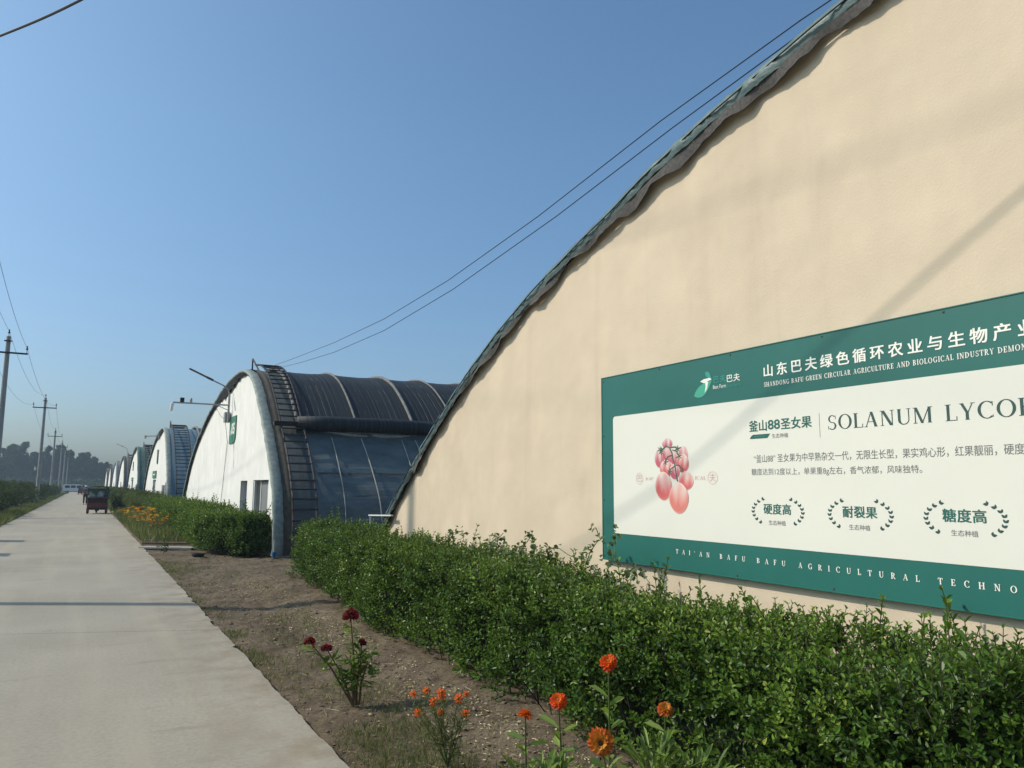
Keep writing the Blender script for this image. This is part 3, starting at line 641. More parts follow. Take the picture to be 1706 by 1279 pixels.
def cjk_line(mb, s, s0, zb, pitch, w, h, d=.0022, bold=0.0):
    for i, ch in enumerate(s):
        if ch == ' ': continue
        v, f = text_geo(ch)                            # em square about 0..1 wide, baseline 0
        for j, (dx, dz) in enumerate(((0, 0), (-1, .6), (1, -.6), (-1, -.6), (1, .6)) if bold else ((0, 0),)):
            mb.poly(pl(s0 + i * pitch + (v[:, 0] + dx * bold) * w, zb + (v[:, 1] + .10 + dz * bold) * h, d + j * 4e-5), f)
T_, t_ = .135, .045
def ringp(cx, cy, rx, ry, a0, a1, T=T_, t=t_, n=22):
    out = []; A = np.radians(np.linspace(a0, a1, n))
    for p, q in zip(A[:-1], A[1:]):
        out.append([(cx + rx * math.cos(p), cy + ry * math.sin(p)), (cx + rx * math.cos(q), cy + ry * math.sin(q)), (cx + (rx - T) * math.cos(q), cy + (ry - t) * math.sin(q)), (cx + (rx - T) * math.cos(p), cy + (ry - t) * math.sin(p))])
    return out
def rc(x0, y0, x1, y1): return [[(x0, y0), (x1, y0), (x1, y1), (x0, y1)]]
def sl(xb, xt, w, y0=0, y1=1): return [[(xb, y0), (xb + w, y0), (xt + w, y1), (xt, y1)]]
def stem_(x, w=T_, y0=0, y1=1): return rc(x, y0, x + w, y1) + rc(x - .07, y0, x + w + .07, y0 + .035) + rc(x - .07, y1 - .035, x + w + .07, y1)
def tick(x, y, w, h): return [[(x - w / 2, y), (x + w / 2, y), (x + w / 2, y + h), (x - w / 2, y + h)]]
def sf(x, y): return rc(x - .1, y, x + .1, y + .035)
GL = {
 'I': (.33, lambda: stem_(.1)), 'L': (.62, lambda: stem_(.1) + rc(.1, 0, .58, .04) + rc(.545, 0, .58, .25)),
 'H': (.86, lambda: stem_(.1) + stem_(.62) + rc(.2, .48, .65, .52)), 'T': (.72, lambda: rc(.29, 0, .29 + T_, 1) + sf(.36, 0) + rc(.03, .96, .69, 1) + rc(.03, .75, .065, 1) + rc(.655, .75, .69, 1)),
 'E': (.64, lambda: stem_(.1) + rc(.1, 0, .58, .04) + rc(.1, .96, .56, 1) + rc(.2, .49, .45, .53) + rc(.545, 0, .58, .24) + rc(.53, .76, .56, 1) + rc(.42, .4, .45, .62)),
 'F': (.60, lambda: stem_(.1) + rc(.1, .96, .55, 1) + rc(.2, .49, .44, .53) + rc(.52, .75, .55, 1) + rc(.41, .4, .44, .62)),
 'O': (.90, lambda: ringp(.45, .5, .40, .52, 0, 360, n=40)), 'C': (.80, lambda: ringp(.45, .5, .40, .52, 48, 312, n=34) + rc(.68, .72, .715, .98) + rc(.69, .06, .72, .2)),
 'G': (.86, lambda: ringp(.45, .5, .40, .52, 48, 300, n=34) + rc(.62, .06, .62 + T_, .40) + sf(.68, .38) + rc(.68, .74, .715, .98)),
 'D': (.84, lambda: stem_(.1) + ringp(.2, .5, .57, .5, -90, 90, n=24) + rc(.1, .96, .22, 1) + rc(.1, 0, .22, .04)),
 'U': (.84, lambda: rc(.12, .3, .12 + T_, 1) + sf(.19, .965) + rc(.66, .3, .705, 1) + sf(.68, .965) + ringp(.4125, .3, .2925, .32, 180, 270, T_, .05, 14) + ringp(.4125, .3, .2925, .32, 270, 360, .045, .05, 14)),
 'N': (.88, lambda: rc(.15, 0, .195, 1) + rc(.69, 0, .735, 1) + sl(.58, .13, T_ + .03) + sf(.17, 0) + sf(.71, .965) + rc(.06, .965, .2, 1)),
 'M': (1.02, lambda: rc(.13, 0, .175, 1) + rc(.79, 0, .79 + T_, 1) + sl(.43, .12, T_) + sl(.47, .82, .045) + sf(.15, 0) + sf(.86, 0) + rc(.05, .965, .2, 1) + rc(.8, .965, 1.0, 1)),
 'A': (.84, lambda: sl(.1, .4, .045) + sl(.60, .36, T_ + .01) + rc(.22, .32, .62, .36) + sf(.12, 0) + sf(.67, 0)),
 'Y': (.80, lambda: rc(.33, 0, .33 + T_, .46) + sl(.33, .1, T_, .44, 1) + sl(.42, .64, .045, .44, 1) + sf(.4, 0) + sf(.16, .965) + sf(.66, .965)),
 'P': (.68, lambda: stem_(.1) + ringp(.25, .74, .38, .26, -90, 90, n=18) + rc(.1, .96, .27, 1) + rc(.2, .48, .27, .525)),
 'R': (.76, lambda: stem_(.1) + ringp(.25, .75, .36, .25, -90, 90, n=18) + rc(.1, .96, .27, 1) + rc(.2, .5, .27, .545) + sl(.56, .30, T_, 0, .51) + sf(.64, 0)),
 'B': (.72, lambda: stem_(.1) + ringp(.25, .76, .32, .24, -90, 90, n=16) + ringp(.25, .265, .38, .265, -90, 90, n=16) + rc(.1, .96, .27, 1) + rc(.1, 0, .27, .04)),
 'S': (.62, lambda: ringp(.31, .745, .235, .27, 40, 270, .09, .05, 20) + ringp(.31, .255, .245, .275, -140, 90, .1, .05, 20) + rc(.5, .72, .53, .98) + rc(.06, .02, .09, .27)),
 "'": (.25, lambda: sl(.1, .08, .05, .7, 1)), ' ': (.38, lambda: [])}
def serif_line(mb, s, s0, s1, zb, h, d=.0022, track=0.0, e=0.0):
    adv = [GL[c][0] + track for c in s]; tot = sum(adv) - track; k = (s1 - s0) / tot; x = 0; j = 0
    for ch, a in zip(s, adv):
        for p in GL[ch][1]():
            p = np.array(p); c_ = (p.max(0) + p.min(0)) / 2; h_ = (p.max(0) - p.min(0)) / 2 + 1e-6; p = c_ + (p - c_) * (h_ + e) / h_; mb.poly(pl(s0 + (x + p[:, 0]) * k, zb + p[:, 1] * h, d + (j % 7) * 6e-5), [[0, 1, 2, 3]]); j += 1
        x += a

# ------------------------------------------------------------------ signboard on the near gable
sb = thing('signboard', 'large green and white signboard with tomato picture on the cream gable wall', 'signboard', (SX, SY0 - 2.3, 1.0))
SL = 4.62
m = MB(); m.box(SX, SX + .035, SY0 - SL, SY0, 1.0, 2.56); m.build('board', 'green_board', sb)
m = MB(); m.box(SX - .004, SX + .039, SY0 - SL - .006, SY0 - SL, .994, 2.566); m.box(SX - .004, SX + .039, SY0, SY0 + .006, .994, 2.566); m.box(SX - .004, SX + .039, SY0 - SL, SY0, .994, 1.0); m.box(SX - .004, SX + .039, SY0 - SL, SY0, 2.56, 2.566); m.build('edge_trim', 'green_board', sb)
def rrect(s0, s1, z0, z1, r, n=6):
    out = []
    for cx, cz, a in ((s1 - r, z0 + r, -90), (s1 - r, z1 - r, 0), (s0 + r, z1 - r, 90), (s0 + r, z0 + r, 180)):
        for t in np.radians(np.linspace(a, a + 90, n)): out.append((cx + r * math.cos(t), cz + r * math.sin(t)))
    return np.array(out)
def flat(name, mat, loops, d=.0022, parent=sb):
    m = MB()
    for j, p in enumerate(loops):
        p = np.asarray(p); m.poly(pl(p[:, 0], p[:, 1], d + j % 5 * 6e-5), [list(range(len(p)))])
    return m.build(name, mat, parent)
flat('white_panel', 'white_board', [rrect(.16, SL - .16, 1.225, 2.21, .03)], .001)
m = MB(); cjk_line(m, '山东巴夫绿色循环农业与生物产业', 1.855, 2.345, .1162, .095, .088, bold=.022); m.build('title_lettering', 'print_white', sb)
m = MB(); serif_line(m, 'SHANDONG BAFU GREEN CIRCULAR AGRICULTURE AND BIOLOGICAL INDUSTRY DEMON', 1.862, 3.52, 2.281, .029, track=.14, e=.022); m.build('subtitle_lettering', 'print_white', sb)
m = MB(); serif_line(m, "TAI'AN BAFU BAFU AGRICULTURAL TECHNOL", .94, 3.455, 1.115, .032, track=1.2, e=.022); m.build('footer_lettering', 'print_white', sb)
def leafshape(x0, z0, x1, z1, w0, w1, n=10):
    a = np.array([x0, z0]); b = np.array([x1, z1]); d = b - a; nn = np.array([-d[1], d[0]]); t = np.linspace(0, 1, n)
    L_ = [a + d * s + nn * w0 * math.sin(math.pi * s ** .8) for s in t]; R_ = [a + d * s - nn * w1 * math.sin(math.pi * s ** .8) for s in t[::-1][1:-1]]
    return np.array(L_ + R_)[::-1]
flat('logo_leaf', 'print_lime', [leafshape(1.18, 2.285, 1.372, 2.385, .15, .24)], .002)
flat('logo_leaf', 'print_faint', [leafshape(1.305, 2.452, 1.366, 2.398, .26, .24)], .002)
flat('logo_leaf', 'print_white', [[(1.25, 2.388), (1.29, 2.372), (1.325, 2.38), (1.372, 2.392), (1.35, 2.405), (1.29, 2.402)][::1], [(1.295, 2.30), (1.318, 2.325), (1.335, 2.375), (1.30, 2.385), (1.306, 2.345)]], .0026)
m = MB(); cjk_line(m, '巴夫', 1.382, 2.36, .068, .065, .055, bold=.012); m.build('logo_lettering', 'print_faint', sb)
m = MB(); cjk_line(m, '巴夫', 1.515, 2.35, .068, .065, .058, bold=.012); fit_text(m, 'Best Farm', 1.382, 1.51, 2.318, 2.345); m.build('logo_lettering', 'print_white', sb)
m = MB(); fit_text(m, 'Best Farm', 1.52, 1.65, 2.312, 2.338); m.build('logo_lettering', 'print_faint', sb)
m = MB(); cjk_line(m, '釜山', 1.715, 1.985, .083, .082, .08, bold=.022); fit_text(m, '88', 1.882, 1.985, 1.992, 2.056, bold=.02); cjk_line(m, '圣女果', 1.99, 1.985, .083, .082, .08, bold=.022); m.build('heading_lettering', 'print_green', sb)
flat('pill_mark', 'print_green', [[(1.72, 1.938), (1.875, 1.938), (1.9, 1.966), (1.75, 1.966), (1.73, 1.955)]])
m = MB(); fit_text(m, 'PLANTING', 1.765, 1.855, 1.947, 1.957, d=.0028); m.build('pill_lettering', 'print_faint', sb)
m = MB(); cjk_line(m, '生态种植', 1.912, 1.933, .0345, .034, .032); m.build('caption_lettering', 'print_grey', sb)
flat('divider_line', 'print_grey', [[(2.294, 1.92), (2.2965, 1.92), (2.2965, 2.07), (2.294, 2.07)]])
m = MB(); serif_line(m, 'SOLANUM', 2.352, 3.025, 1.962, .086, track=.02); serif_line(m, 'LYCOP', 3.09, 3.535, 1.962, .086, track=.02); m.build('latin_lettering', 'print_ink', sb)
m = MB(); fit_text(m, '“釜山88” 圣女果为中早熟杂交一代，无限生长型，果实鸡心形，红果靓丽，硬度高', 1.75, 3.52, 1.775, 1.83); fit_text(m, '糖度达到12度以上，单果重8g左右，香气浓郁，风味独特。', 1.725, 2.945, 1.686, 1.738); m.build('paragraph_lettering', 'print_grey', sb)
for s0, wd in ((1.72, '硬度高'), (2.33, '耐裂果'), (2.942, '糖度高')):
    lv = []
    for side in (0, 1):
        for k in range(8):
            a = R(128 + k * 14.5) if side == 0 else R(52 - k * 14.5)
            cx, cz = s0 + .2125, 1.455; px, pz = cx + .205 * math.cos(a), cz + .098 * math.sin(a); tq = a + (math.pi / 2) * (1 if side == 0 else -1)
            for o_, sg in ((.55, 1), (-.55, 1)):
                b = tq + math.pi + o_; lv.append(leafshape(px, pz, px + .027 * math.cos(b), pz + .020 * math.sin(b), .28, .28, 6))
    flat('laurel_sprig', 'print_ink', lv[:16]); flat('laurel_sprig', 'print_ink', lv[16:])
    m = MB(); cjk_line(m, wd, s0 + .098, 1.438, .078, .076, .072, bold=.022); m.build('badge_lettering', 'print_green', sb)
    m = MB(); cjk_line(m, '生态种植', s0 + .138, 1.368, .036, .036, .034); m.build('badge_lettering', 'print_grey', sb)
for s_, z_ in [(.02, 1.03), (.02, 1.5), (.02, 2.05), (.02, 2.53)] + [(.78 * k, 2.545) for k in range(1, 6)] + [(.78 * k, 1.015) for k in range(1, 6)]:
    m = MB(); m.lathe((SX, SY0 - s_, z_), (-1, 0, 0), [(0, .007), (.004, .006), (.005, 0)], 8); m.build('screw', 'old_iron', sb)
# printed tomatoes
tom = MB(); TC = []
def tomato(cx, cz, rx, rz, ang, k, red, order):
    ca, sa = math.cos(ang), math.sin(ang); n, rr = 26, np.array([0, .3, .55, .75, .9, 1.0]); V = []; C = []
    for ri in rr:
        for j in range(n):
            t = 2 * math.pi * j / n; x, z = ri * math.cos(t), ri * math.sin(t)
            zz = z * (1 - .12 * x * x)
            V.append((cx + rx * (x * ca - zz * sa * .5), cz + rz * (zz * ca + x * sa * .5)))
            pale = min(1, max(0, (z * .85 + .22 + .25 * math.sin(7 * x + order)))) * .85 + .55 * max(0, 1 - ((x - .25) ** 2 * 9 + (z - .05) ** 2 * 2.2)) * .6 + .5 * max(0, ri - .88) * 6 * (.4 + .6 * max(0, -z))
            pale = min(1, pale); C.append(tuple(red[i] * (1 - pale) + (.72, .60, .53)[i] * pale for i in range(3)) + (1,))
    V = np.array(V); f = []
    for r_ in range(len(rr) - 1):
        for j in range(n): f.append((r_ * n + j, (r_ + 1) * n + j, (r_ + 1) * n + (j + 1) % n, r_ * n + (j + 1) % n))
    tom.poly(pl(V[:, 0], V[:, 1], .0024 + .0001 * order), f); TC.extend(C)
red1, red2, red3 = (.56, .10, .10), (.62, .17, .13), (.47, .09, .13)
for o_, a in enumerate([(.865, 1.945, .06, .045, 0, 0, red3), (.765, 1.835, .055, .075, .1, 0, red3), (1.045, 1.855, .055, .07, -.2, 0, red3), (.87, 1.86, .07, .07, 0, 0, red3), (.96, 1.83, .06, .07, 0, 0, red3), (1.04, 1.79, .068, .075, -.3, 0, red1), (.845, 1.755, .075, .07, .2, 0, red1), (.945, 1.73, .06, .06, 0, 0, red3), (1.07, 1.66, .09, .078, -.5, 0, red1), (.81, 1.62, .098, .112, .12, 0, red1), (.985, 1.53, .11, .118, 0, 0, red2)]): tomato(*a, o_)
tom.C = TC; tb = tom.build('tomato_picture', 'picture', sb)
def ribbon(pts, w):
    p = np.array(pts, float); t = unit(np.gradient(p, axis=0)); nn = np.stack([-t[:, 1], t[:, 0]], 1) * w; return [np.array([p[i] - nn[i], p[i + 1] - nn[i + 1], p[i + 1] + nn[i + 1], p[i] + nn[i]]) for i in range(len(p) - 1)]
sk = ribbon([(.80, 1.90), (.85, 1.925), (.89, 1.918), (.92, 1.87), (.93, 1.82), (.95, 1.78), (.96, 1.72), (.975, 1.655)], .006) + ribbon([(.90, 1.915), (.95, 1.918), (.985, 1.90)], .005) + ribbon([(.925, 1.895), (.97, 1.885), (1.0, 1.845)], .005) + ribbon([(.92, 1.855), (.87, 1.845), (.84, 1.805)], .005) + ribbon([(.95, 1.78), (1.0, 1.775), (1.03, 1.745)], .005) + ribbon([(.95, 1.77), (.9, 1.75), (.885, 1.725)], .004)
for cx, cz in ((.795, 1.885), (.985, 1.90), (1.0, 1.845), (.84, 1.80), (1.03, 1.74), (.885, 1.725), (.78, 1.905)):
    for a in np.radians([20, 85, 140, 200, 265, 320]): sk.append(leafshape(cx, cz, cx + .045 * math.cos(a) * random.uniform(.6, 1.1), cz + .04 * math.sin(a) * random.uniform(.7, 1.1), .10, .10, 6))
flat('stalk_picture', 'print_stalk', sk, .004, tb)
m = MB(); serif_line(m, "BAF'", .592, .70, 1.665, .024); serif_line(m, 'ICAL', 1.165, 1.285, 1.665, .026); 
for cx, ch in ((.515, '巴'), (1.352, '夫')):
    rx = .045 if ch == '巴' else .05
    for p in ringp(0, 0, 1, 1, 0, 360, .07, .07, 30): p = np.array(p); m.poly(pl(cx + p[:, 0] * rx, 1.678 + p[:, 1] * .046, .0022), [[0, 1, 2, 3]])
    cjk_line(m, ch, cx - .033, 1.652, 0, .066, .062)
m.build('seal_lettering', 'print_pink', sb)

# plate on greenhouse two
pg = thing('number_plate', 'green plate with rounded corners and the number 05 high on the white gable', 'sign', (XW - .03, G2Y + .85, 2.92))
def pl2(s, z, d): return np.stack([np.full(np.shape(s), XW - .03 - d), G2Y + 1.42 - np.asarray(s), np.asarray(z)], -1)
pp = []
Wp, z0, z1, rr = 1.15, 2.92, 3.77, .34
for cx, cz, a, r_ in ((Wp - rr, z0 + rr, -90, rr), (Wp, z1, 0, 0), (rr, z1 - rr, 90, rr), (0, z0, 180, 0)):
    for t in np.radians(np.linspace(a, a + 90, 7 if r_ else 1)): pp.append((cx + r_ * math.cos(t), cz + r_ * math.sin(t)))
m = MB(); m.prism(pp, [], lambda a, b, d: tuple(pl2(a, b, -d)), .02); m.build('plate', 'sign_green', pg)
m = MB(); fit_text(m, '05', .36, .98, 3.20, 3.56, .004, .03, pl2); fit_text(m, 'J', .18, .30, 3.18, 3.34, .004, .02, pl2); m.build('number_lettering', 'print_white', pg)
m = MB(); fit_text(m, 'BAFU', .45, .75, 3.62, 3.66, .004, 0, pl2); fit_text(m, 'BAFU', .35, .70, 3.06, 3.10, .004, 0, pl2); m.build('caption_lettering', 'print_lime', pg)

# ------------------------------------------------------------------ lamp and camera arm on greenhouse two
yA = G2Y + 1.36
cp = thing('camera_arm', 'long horizontal steel arm with white camera and box on the white gable', 'camera arm', (3.9, yA, 3.67))
m = MB(); m.tube([(3.9, yA, 3.62), (3.9, yA, 4.5)], .035, 10); m.build('post', 'steel', cp)
m = MB(); m.tube([(3.9, yA, 4.17), (2.24, yA, 4.17)], .025, 8); m.tube([(3.9, yA, 4.0), (3.55, yA, 4.15)], .012, 6); m.build('arm', 'steel', cp)
m = MB(); m.lathe((2.20, yA, 3.90), (0.1, 0, 1), [(0, 0), (0, .045), (.22, .055), (.24, .04), (.24, 0)], 14); m.build('camera', 'box_white', cp)
m = MB(); m.box(2.44, 2.56, yA - .05, yA + .05, 4.2, 4.33); m.build('beacon', 'black', cp)
m = MB(); m.lathe((2.76, yA, 4.19), (0, 0, 1), [(0, 0), (0, .035), (.1, .04), (.15, .02), (.15, 0)], 12); m.build('sensor', 'pale_pipe', cp)
m = MB(); m.box(3.80, 3.97, yA + .05, yA + .30, 3.62, 3.95); m.build('control_box', 'steel', cp)
m = MB(); m.tube([(3.85, yA + .2, 3.65), (3.97, yA + .35, 3.0), (3.975, yA + .9, 1.5), (3.975, yA + 1.4, .2)], .008, 5); m.tube([(3.85, yA + .2, 3.7), (3.7, yA + .3, 3.85), (3.5, yA + .1, 4.13)], .006, 5); m.build('cable', 'print_grey', cp)
def street_lamp(label, x, y, z):
    t = thing('street_lamp', label, 'lamp', (x, y, z - .6), 'lamps on bent arms at the greenhouse gables')
    m = MB(); m.tube([(x, y, z - .6), (x, y, z + .1), (x - .05, y, z + .27), (x - .2, y, z + .38), (x - .75, y, z + .62)], .022, 8); m.build('arm', 'steel', t)
    m = MB(); m.obox((x - .62, y, z + .57), (.10, 0, -.045), (0, .04, 0), (.012, 0, .028)); m.obox((x - .98, y, z + .73), (.27, 0, -.12), (0, .09, 0), (.006, 0, .013)); m.build('lamp_head', 'lamp_grey', t)
    return t
lp = street_lamp('street lamp on a bent arm above the camera arm of the white gable', 3.9, yA, 4.42)
l2 = dup(lp, (4.3, G2Y + PITCH * 3, 5.1), 'small street lamp arm above the fifth greenhouse far down the row')
m = MB(); yy = far[0][2] + 2.1; m.tube([(3.98, yy, 4.7), (3.2, yy, 4.65)], .03, 6); m.lathe((3.15, yy, 4.5), (0, 0, 1), [(0, 0), (0, .06), (.2, .06), (.2, 0)], 10); m.box(3.9, 3.99, yy - .15, yy + .05, 4.5, 4.9)
tag(m.build('wall_camera', 'steel'), 'small wall camera on the gable of the greenhouse with blue film', 'camera')
m = MB(); m.box(XW - .06, XW - .02, far[0][2] + 2.35, far[0][2] + 2.95, 2.95, 3.85); tag(m.build('number_plate', 'sign_green'), 'dark narrow plate high on the gable of the greenhouse with blue film', 'sign')
m = MB(); m.box(XW - .06, XW - .02, far[1][2] + 3.9, far[1][2] + 4.5, 2.95, 3.8); tag(m.build('number_plate', 'sign_green'), 'dark narrow plate high on the gable of the fourth greenhouse', 'sign')

# ------------------------------------------------------------------ poles and wires
PXY = [(-3.7, 14.1, 12.0), (-3.7, 43.6, 9.0), (-3.32, 73.8, 9.0), (-3.85, 117.4, 9.0), (-3.8, 150.3, 9.0), (-4.0, 185.3, 9.0), (-4.2, 232, 9.0)]
def pole(label, x, y, H):
    t = thing('utility_pole', label, 'utility pole', (x, y, -.1), 'concrete utility poles along the left side of the road')
    m = MB(); m.tube([(x, y, -.1), (x, y, H * .5), (x, y, H - .35)], [.155, .125, .095], 14); m.build('shaft', 'pole', t)
    m = MB(); m.box(x - .85, x + .85, y - .16, y - .10, H - 1.2, H - 1.12); m.box(x - .16, x + .16, y - .15, y - .09, H - .62, H - .56); m.build('crossarm', 'iron', t)
    for dx, z in ((-.8, H - 1.12), (.8, H - 1.12), (0, H - .36)):
        m = MB(); m.tube([(x + dx, y - .13 if dx else y, z), (x + dx, y - .13 if dx else y, z + .16)], .014, 6); m.lathe((x + dx, y - .13 if dx else y, z + .16), (0, 0, 1), [(0, 0), (0, .05), (.05, .055), (.09, .03), (.18, .03), (.2, 0)], 10); m.build('insulator', 'ceramic', t)
    return t
PL = ['near utility pole casting its shadow across the road, outside the left edge', 'tallest looking utility pole at the left edge of the view', 'second utility pole from the left edge, rising out of the dark bushes', 'third utility pole from the left edge', 'fourth utility pole from the left edge', 'fifth utility pole from the left edge', 'farthest utility pole before the tree line, beside the van']
for lab, (x, y, H) in zip(PL, PXY): pole(lab, x, y, H)
def sagline(a, b, sag, n=16):
    a, b = np.array(a, float), np.array(b, float); t = np.linspace(0, 1, n)[:, None]; p = a * (1 - t) + b * t; p[:, 2] -= 4 * sag * (t * (1 - t))[:, 0]; return p
for (dx, dz, lab) in ((-.8, -.88, 'outer left power line strung along the utility poles'), (.8, -.88, 'right hand power line strung along the utility poles'), (0, -.1, 'top power line strung over the utility pole tips')):
    m = MB(); P = [(-3.7, -16, 11.6)] + PXY
    for a, b in zip(P[:-1], P[1:]): m.tube(sagline((a[0] + dx, a[1] - .13, a[2] + dz), (b[0] + dx, b[1] - .13, b[2] + dz), 0.9, 18), .0075, 4, False)
    tag(m.build('power_line', 'cable'), lab, 'power line', 'power lines on the pole row')
m = MB(); tz, _ = spline([(0, 7.2), (.317, 6.06), (.44, 5.69), (.52, 5.60), (.6, 5.56), (.674, 5.53), (.85, 5.40), (1, 5.18)], 60); m.tube(np.stack([-3.62 + 7.6 * tz[:, 0], 14.1 - 16.1 * tz[:, 0], tz[:, 1]], 1), .012, 6); tag(m.build('overhead_cable', 'cable'), 'thick black cable crossing the top left corner of the sky', 'cable')
m = MB(); m.tube([(4.6, 24.0, 5.15), (4.6, 20.0, 4.92), (4.6, 16.5, 4.74), (4.6, 13.25, 4.65), (4.6, 10.4, 4.70), (4.6, 7.74, 4.87), (4.6, 5.44, 5.10), (4.6, 3.77, 5.20), (4.6, 1, 5.25), (4.6, -2.2, 5.22)], .0055, 5); tag(m.build('overhead_wire', 'cable'), 'upper of the two wires sloping from the dark roof to the near arch', 'wire', 'pair of wires between the two greenhouse roofs')
m = MB(); m.tube([(4.62, 23.6, 5.05), (4.6, 19.6, 4.72), (4.6, 16.5, 4.52), (4.6, 13.23, 4.43), (4.6, 10.2, 4.52), (4.6, 7.32, 4.74), (4.6, 5.27, 4.96), (4.6, 3.77, 5.09), (4.6, 1, 5.2), (4.6, -2.2, 5.19)], .0055, 5); tag(m.build('overhead_wire', 'cable'), 'lower of the two wires sloping from the dark roof to the near arch', 'wire', 'pair of wires between the two greenhouse roofs')

# ------------------------------------------------------------------ hedges
def shoots(base, direc, length, pairs, L, W, mb, twig=None, tone=None, tight=1.0):
    n = len(base); direc = unit(direc); side = unit(np.cross(direc, rng.normal(size=(n, 3))))
    sd2 = np.cross(direc, side); k = pairs
    if twig is not None: twig.sticks(base, base + direc * length[:, None], .0028 * L / .034)
    tn = rng.random(n) if tone is None else tone
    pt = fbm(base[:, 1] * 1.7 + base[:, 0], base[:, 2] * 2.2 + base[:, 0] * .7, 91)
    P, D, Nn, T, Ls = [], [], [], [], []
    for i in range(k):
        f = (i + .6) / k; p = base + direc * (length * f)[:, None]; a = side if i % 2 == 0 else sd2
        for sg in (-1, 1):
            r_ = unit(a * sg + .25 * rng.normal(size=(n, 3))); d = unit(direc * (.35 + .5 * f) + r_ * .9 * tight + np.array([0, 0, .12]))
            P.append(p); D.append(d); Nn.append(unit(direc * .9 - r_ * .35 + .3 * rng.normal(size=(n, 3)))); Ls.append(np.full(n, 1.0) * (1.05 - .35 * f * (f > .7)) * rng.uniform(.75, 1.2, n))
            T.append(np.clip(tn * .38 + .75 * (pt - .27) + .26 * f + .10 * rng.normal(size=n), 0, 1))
    Ls = np.concatenate(Ls)
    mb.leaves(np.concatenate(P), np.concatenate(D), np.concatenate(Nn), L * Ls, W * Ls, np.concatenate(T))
def hedge_box(label, y0, y1, xf, xb, top, n_front, n_top, n_end, L, W, pairs, tall=60, near=0.0, mat='hedge', seed=1, plen=(.09, .2)):
    """hedge > foliage, branches; xf(y), top(x, y) are functions"""
    root = thing('hedge', label, 'hedge', (xf((y0 + y1) / 2), (y0 + y1) / 2, 0), 'clipped hedges in front of the greenhouses')
    fol = MB(); tw = MB()
    def ysamp(n):
        u = rng.random(n)
        if near: return y0 + (y1 - y0) * u ** near
        return y0 + (y1 - y0) * u
    # front face
    y = ysamp(n_front); z = rng.random(n_front) ** .85; X = xf(y); tz = top(X + .1, y); bz = .05
    lump = (fbm(y * 2.1, z * 2.5, seed) - .47)
    b = np.stack([X + .03 + .26 * rng.random(n_front) ** 1.3 - lump * .62 + .10 * z * (z > .8), y, bz + z * (tz - bz)], 1)
    d = np.stack([-np.ones(n_front) * .8, rng.normal(0, .55, n_front), .55 + rng.normal(0, .5, n_front)], 1)
    shoots(b, d, rng.uniform(*plen, n_front), pairs, L, W, fol, tw)
    # top
    y = ysamp(n_top); s = rng.random(n_top); X = xf(y) * (1 - s) + xb * s; tz = top(X, y)
    b = np.stack([X, y, tz - .03 - .16 * rng.random(n_top) ** 1.2], 1); d = np.stack([rng.normal(-.1, .45, n_top), rng.normal(0, .45, n_top), np.ones(n_top)], 1)
    shoots(b, d, rng.uniform(plen[0], plen[1], n_top), pairs, L, W, fol, tw)
    # ends
    for ye, sg in ((y1, 1), (y0, -1)):
        k = n_end; s = rng.random(k); X = xf(np.full(k, ye)) * (1 - s) + xb * s; z = rng.random(k); tz = top(X, np.full(k, ye))
        b = np.stack([X, ye - sg * .2 * rng.random(k), .06 + z * (tz - .06)], 1); d = np.stack([rng.normal(-.2, .5, k), np.full(k, sg * .8), .5 + rng.normal(0, .4, k)], 1)
        shoots(b, d, rng.uniform(*plen, k), pairs, L, W, fol, tw)
    # tall free shoots
    if tall:
        y = ysamp(tall); s = rng.random(tall) ** .7; X = xf(y) * (1 - s) + xb * s; tz = top(X, y)
        b = np.stack([X, y, tz - .1], 1); d = np.stack([rng.normal(-.05, .22, tall), rng.normal(0, .22, tall), np.ones(tall)], 1)
        shoots(b, d, np.where(rng.random(tall) < .25, rng.uniform(.25, .42, tall), rng.uniform(.08, .25, tall)) * (L / .034) ** .5, pairs + 3, L * 1.35, W * 1.35, fol, tw, tight=.9)
    if L < .05:
        k = 150; y = ysamp(k); x = xf(y) + rng.uniform(.08, .3, k); A = np.stack([x, y, np.full(k, -.03)], 1); tw.sticks(A, A + np.stack([rng.normal(-.06, .07, k), rng.normal(0, .1, k), rng.uniform(.25, .55, k)], 1), .006)
    fo = fol.build('foliage', mat, root); tw.build('branches', 'twig', root)
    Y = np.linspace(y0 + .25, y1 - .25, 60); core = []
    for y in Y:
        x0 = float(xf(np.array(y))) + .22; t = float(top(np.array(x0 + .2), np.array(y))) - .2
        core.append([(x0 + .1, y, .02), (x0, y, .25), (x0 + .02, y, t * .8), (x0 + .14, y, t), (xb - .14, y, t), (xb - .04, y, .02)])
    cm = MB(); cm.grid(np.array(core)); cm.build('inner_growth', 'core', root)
    return root
top1 = lambda x, y: .86 + .26 * (fbm(x * 1.3, y * 1.3, 41) - .47) + .16 * (fbm(x * 4, y * 4, 42) - .47) + .06 * np.clip((x - 3.2) / .6, 0, 1) * np.clip((y - 4.5) / 1.5, 0, 1) - .05 * np.clip((5.5 - y) / 1.5, 0, 1) + .12 * np.clip((1.95 - y) / .4, 0, 1) + .10 * (fbm(x * 9, y * 9, 44, 2) - .4)
xf1 = lambda y: 2.86 + .10 * (fbm(y * 1.1, y * 0, 43) - .47) + .55 * np.clip((y - 8.5) / 5.5, 0, 1) ** 1.2
h1 = hedge_box('long dark green hedge below the cream gable wall and signboard', -1.2, 13.9, xf1, 3.86, top1, 7900, 6600, 500, .039, .0225, 5, tall=210, near=1.25)
top2 = lambda x, y: .90 + .18 * (fbm(x * .9, y * .9, 51) - .47) + .10 * (fbm(x * 3, y * 3, 52) - .47) - .10 * np.clip((25 - y) / 3, 0, 1)
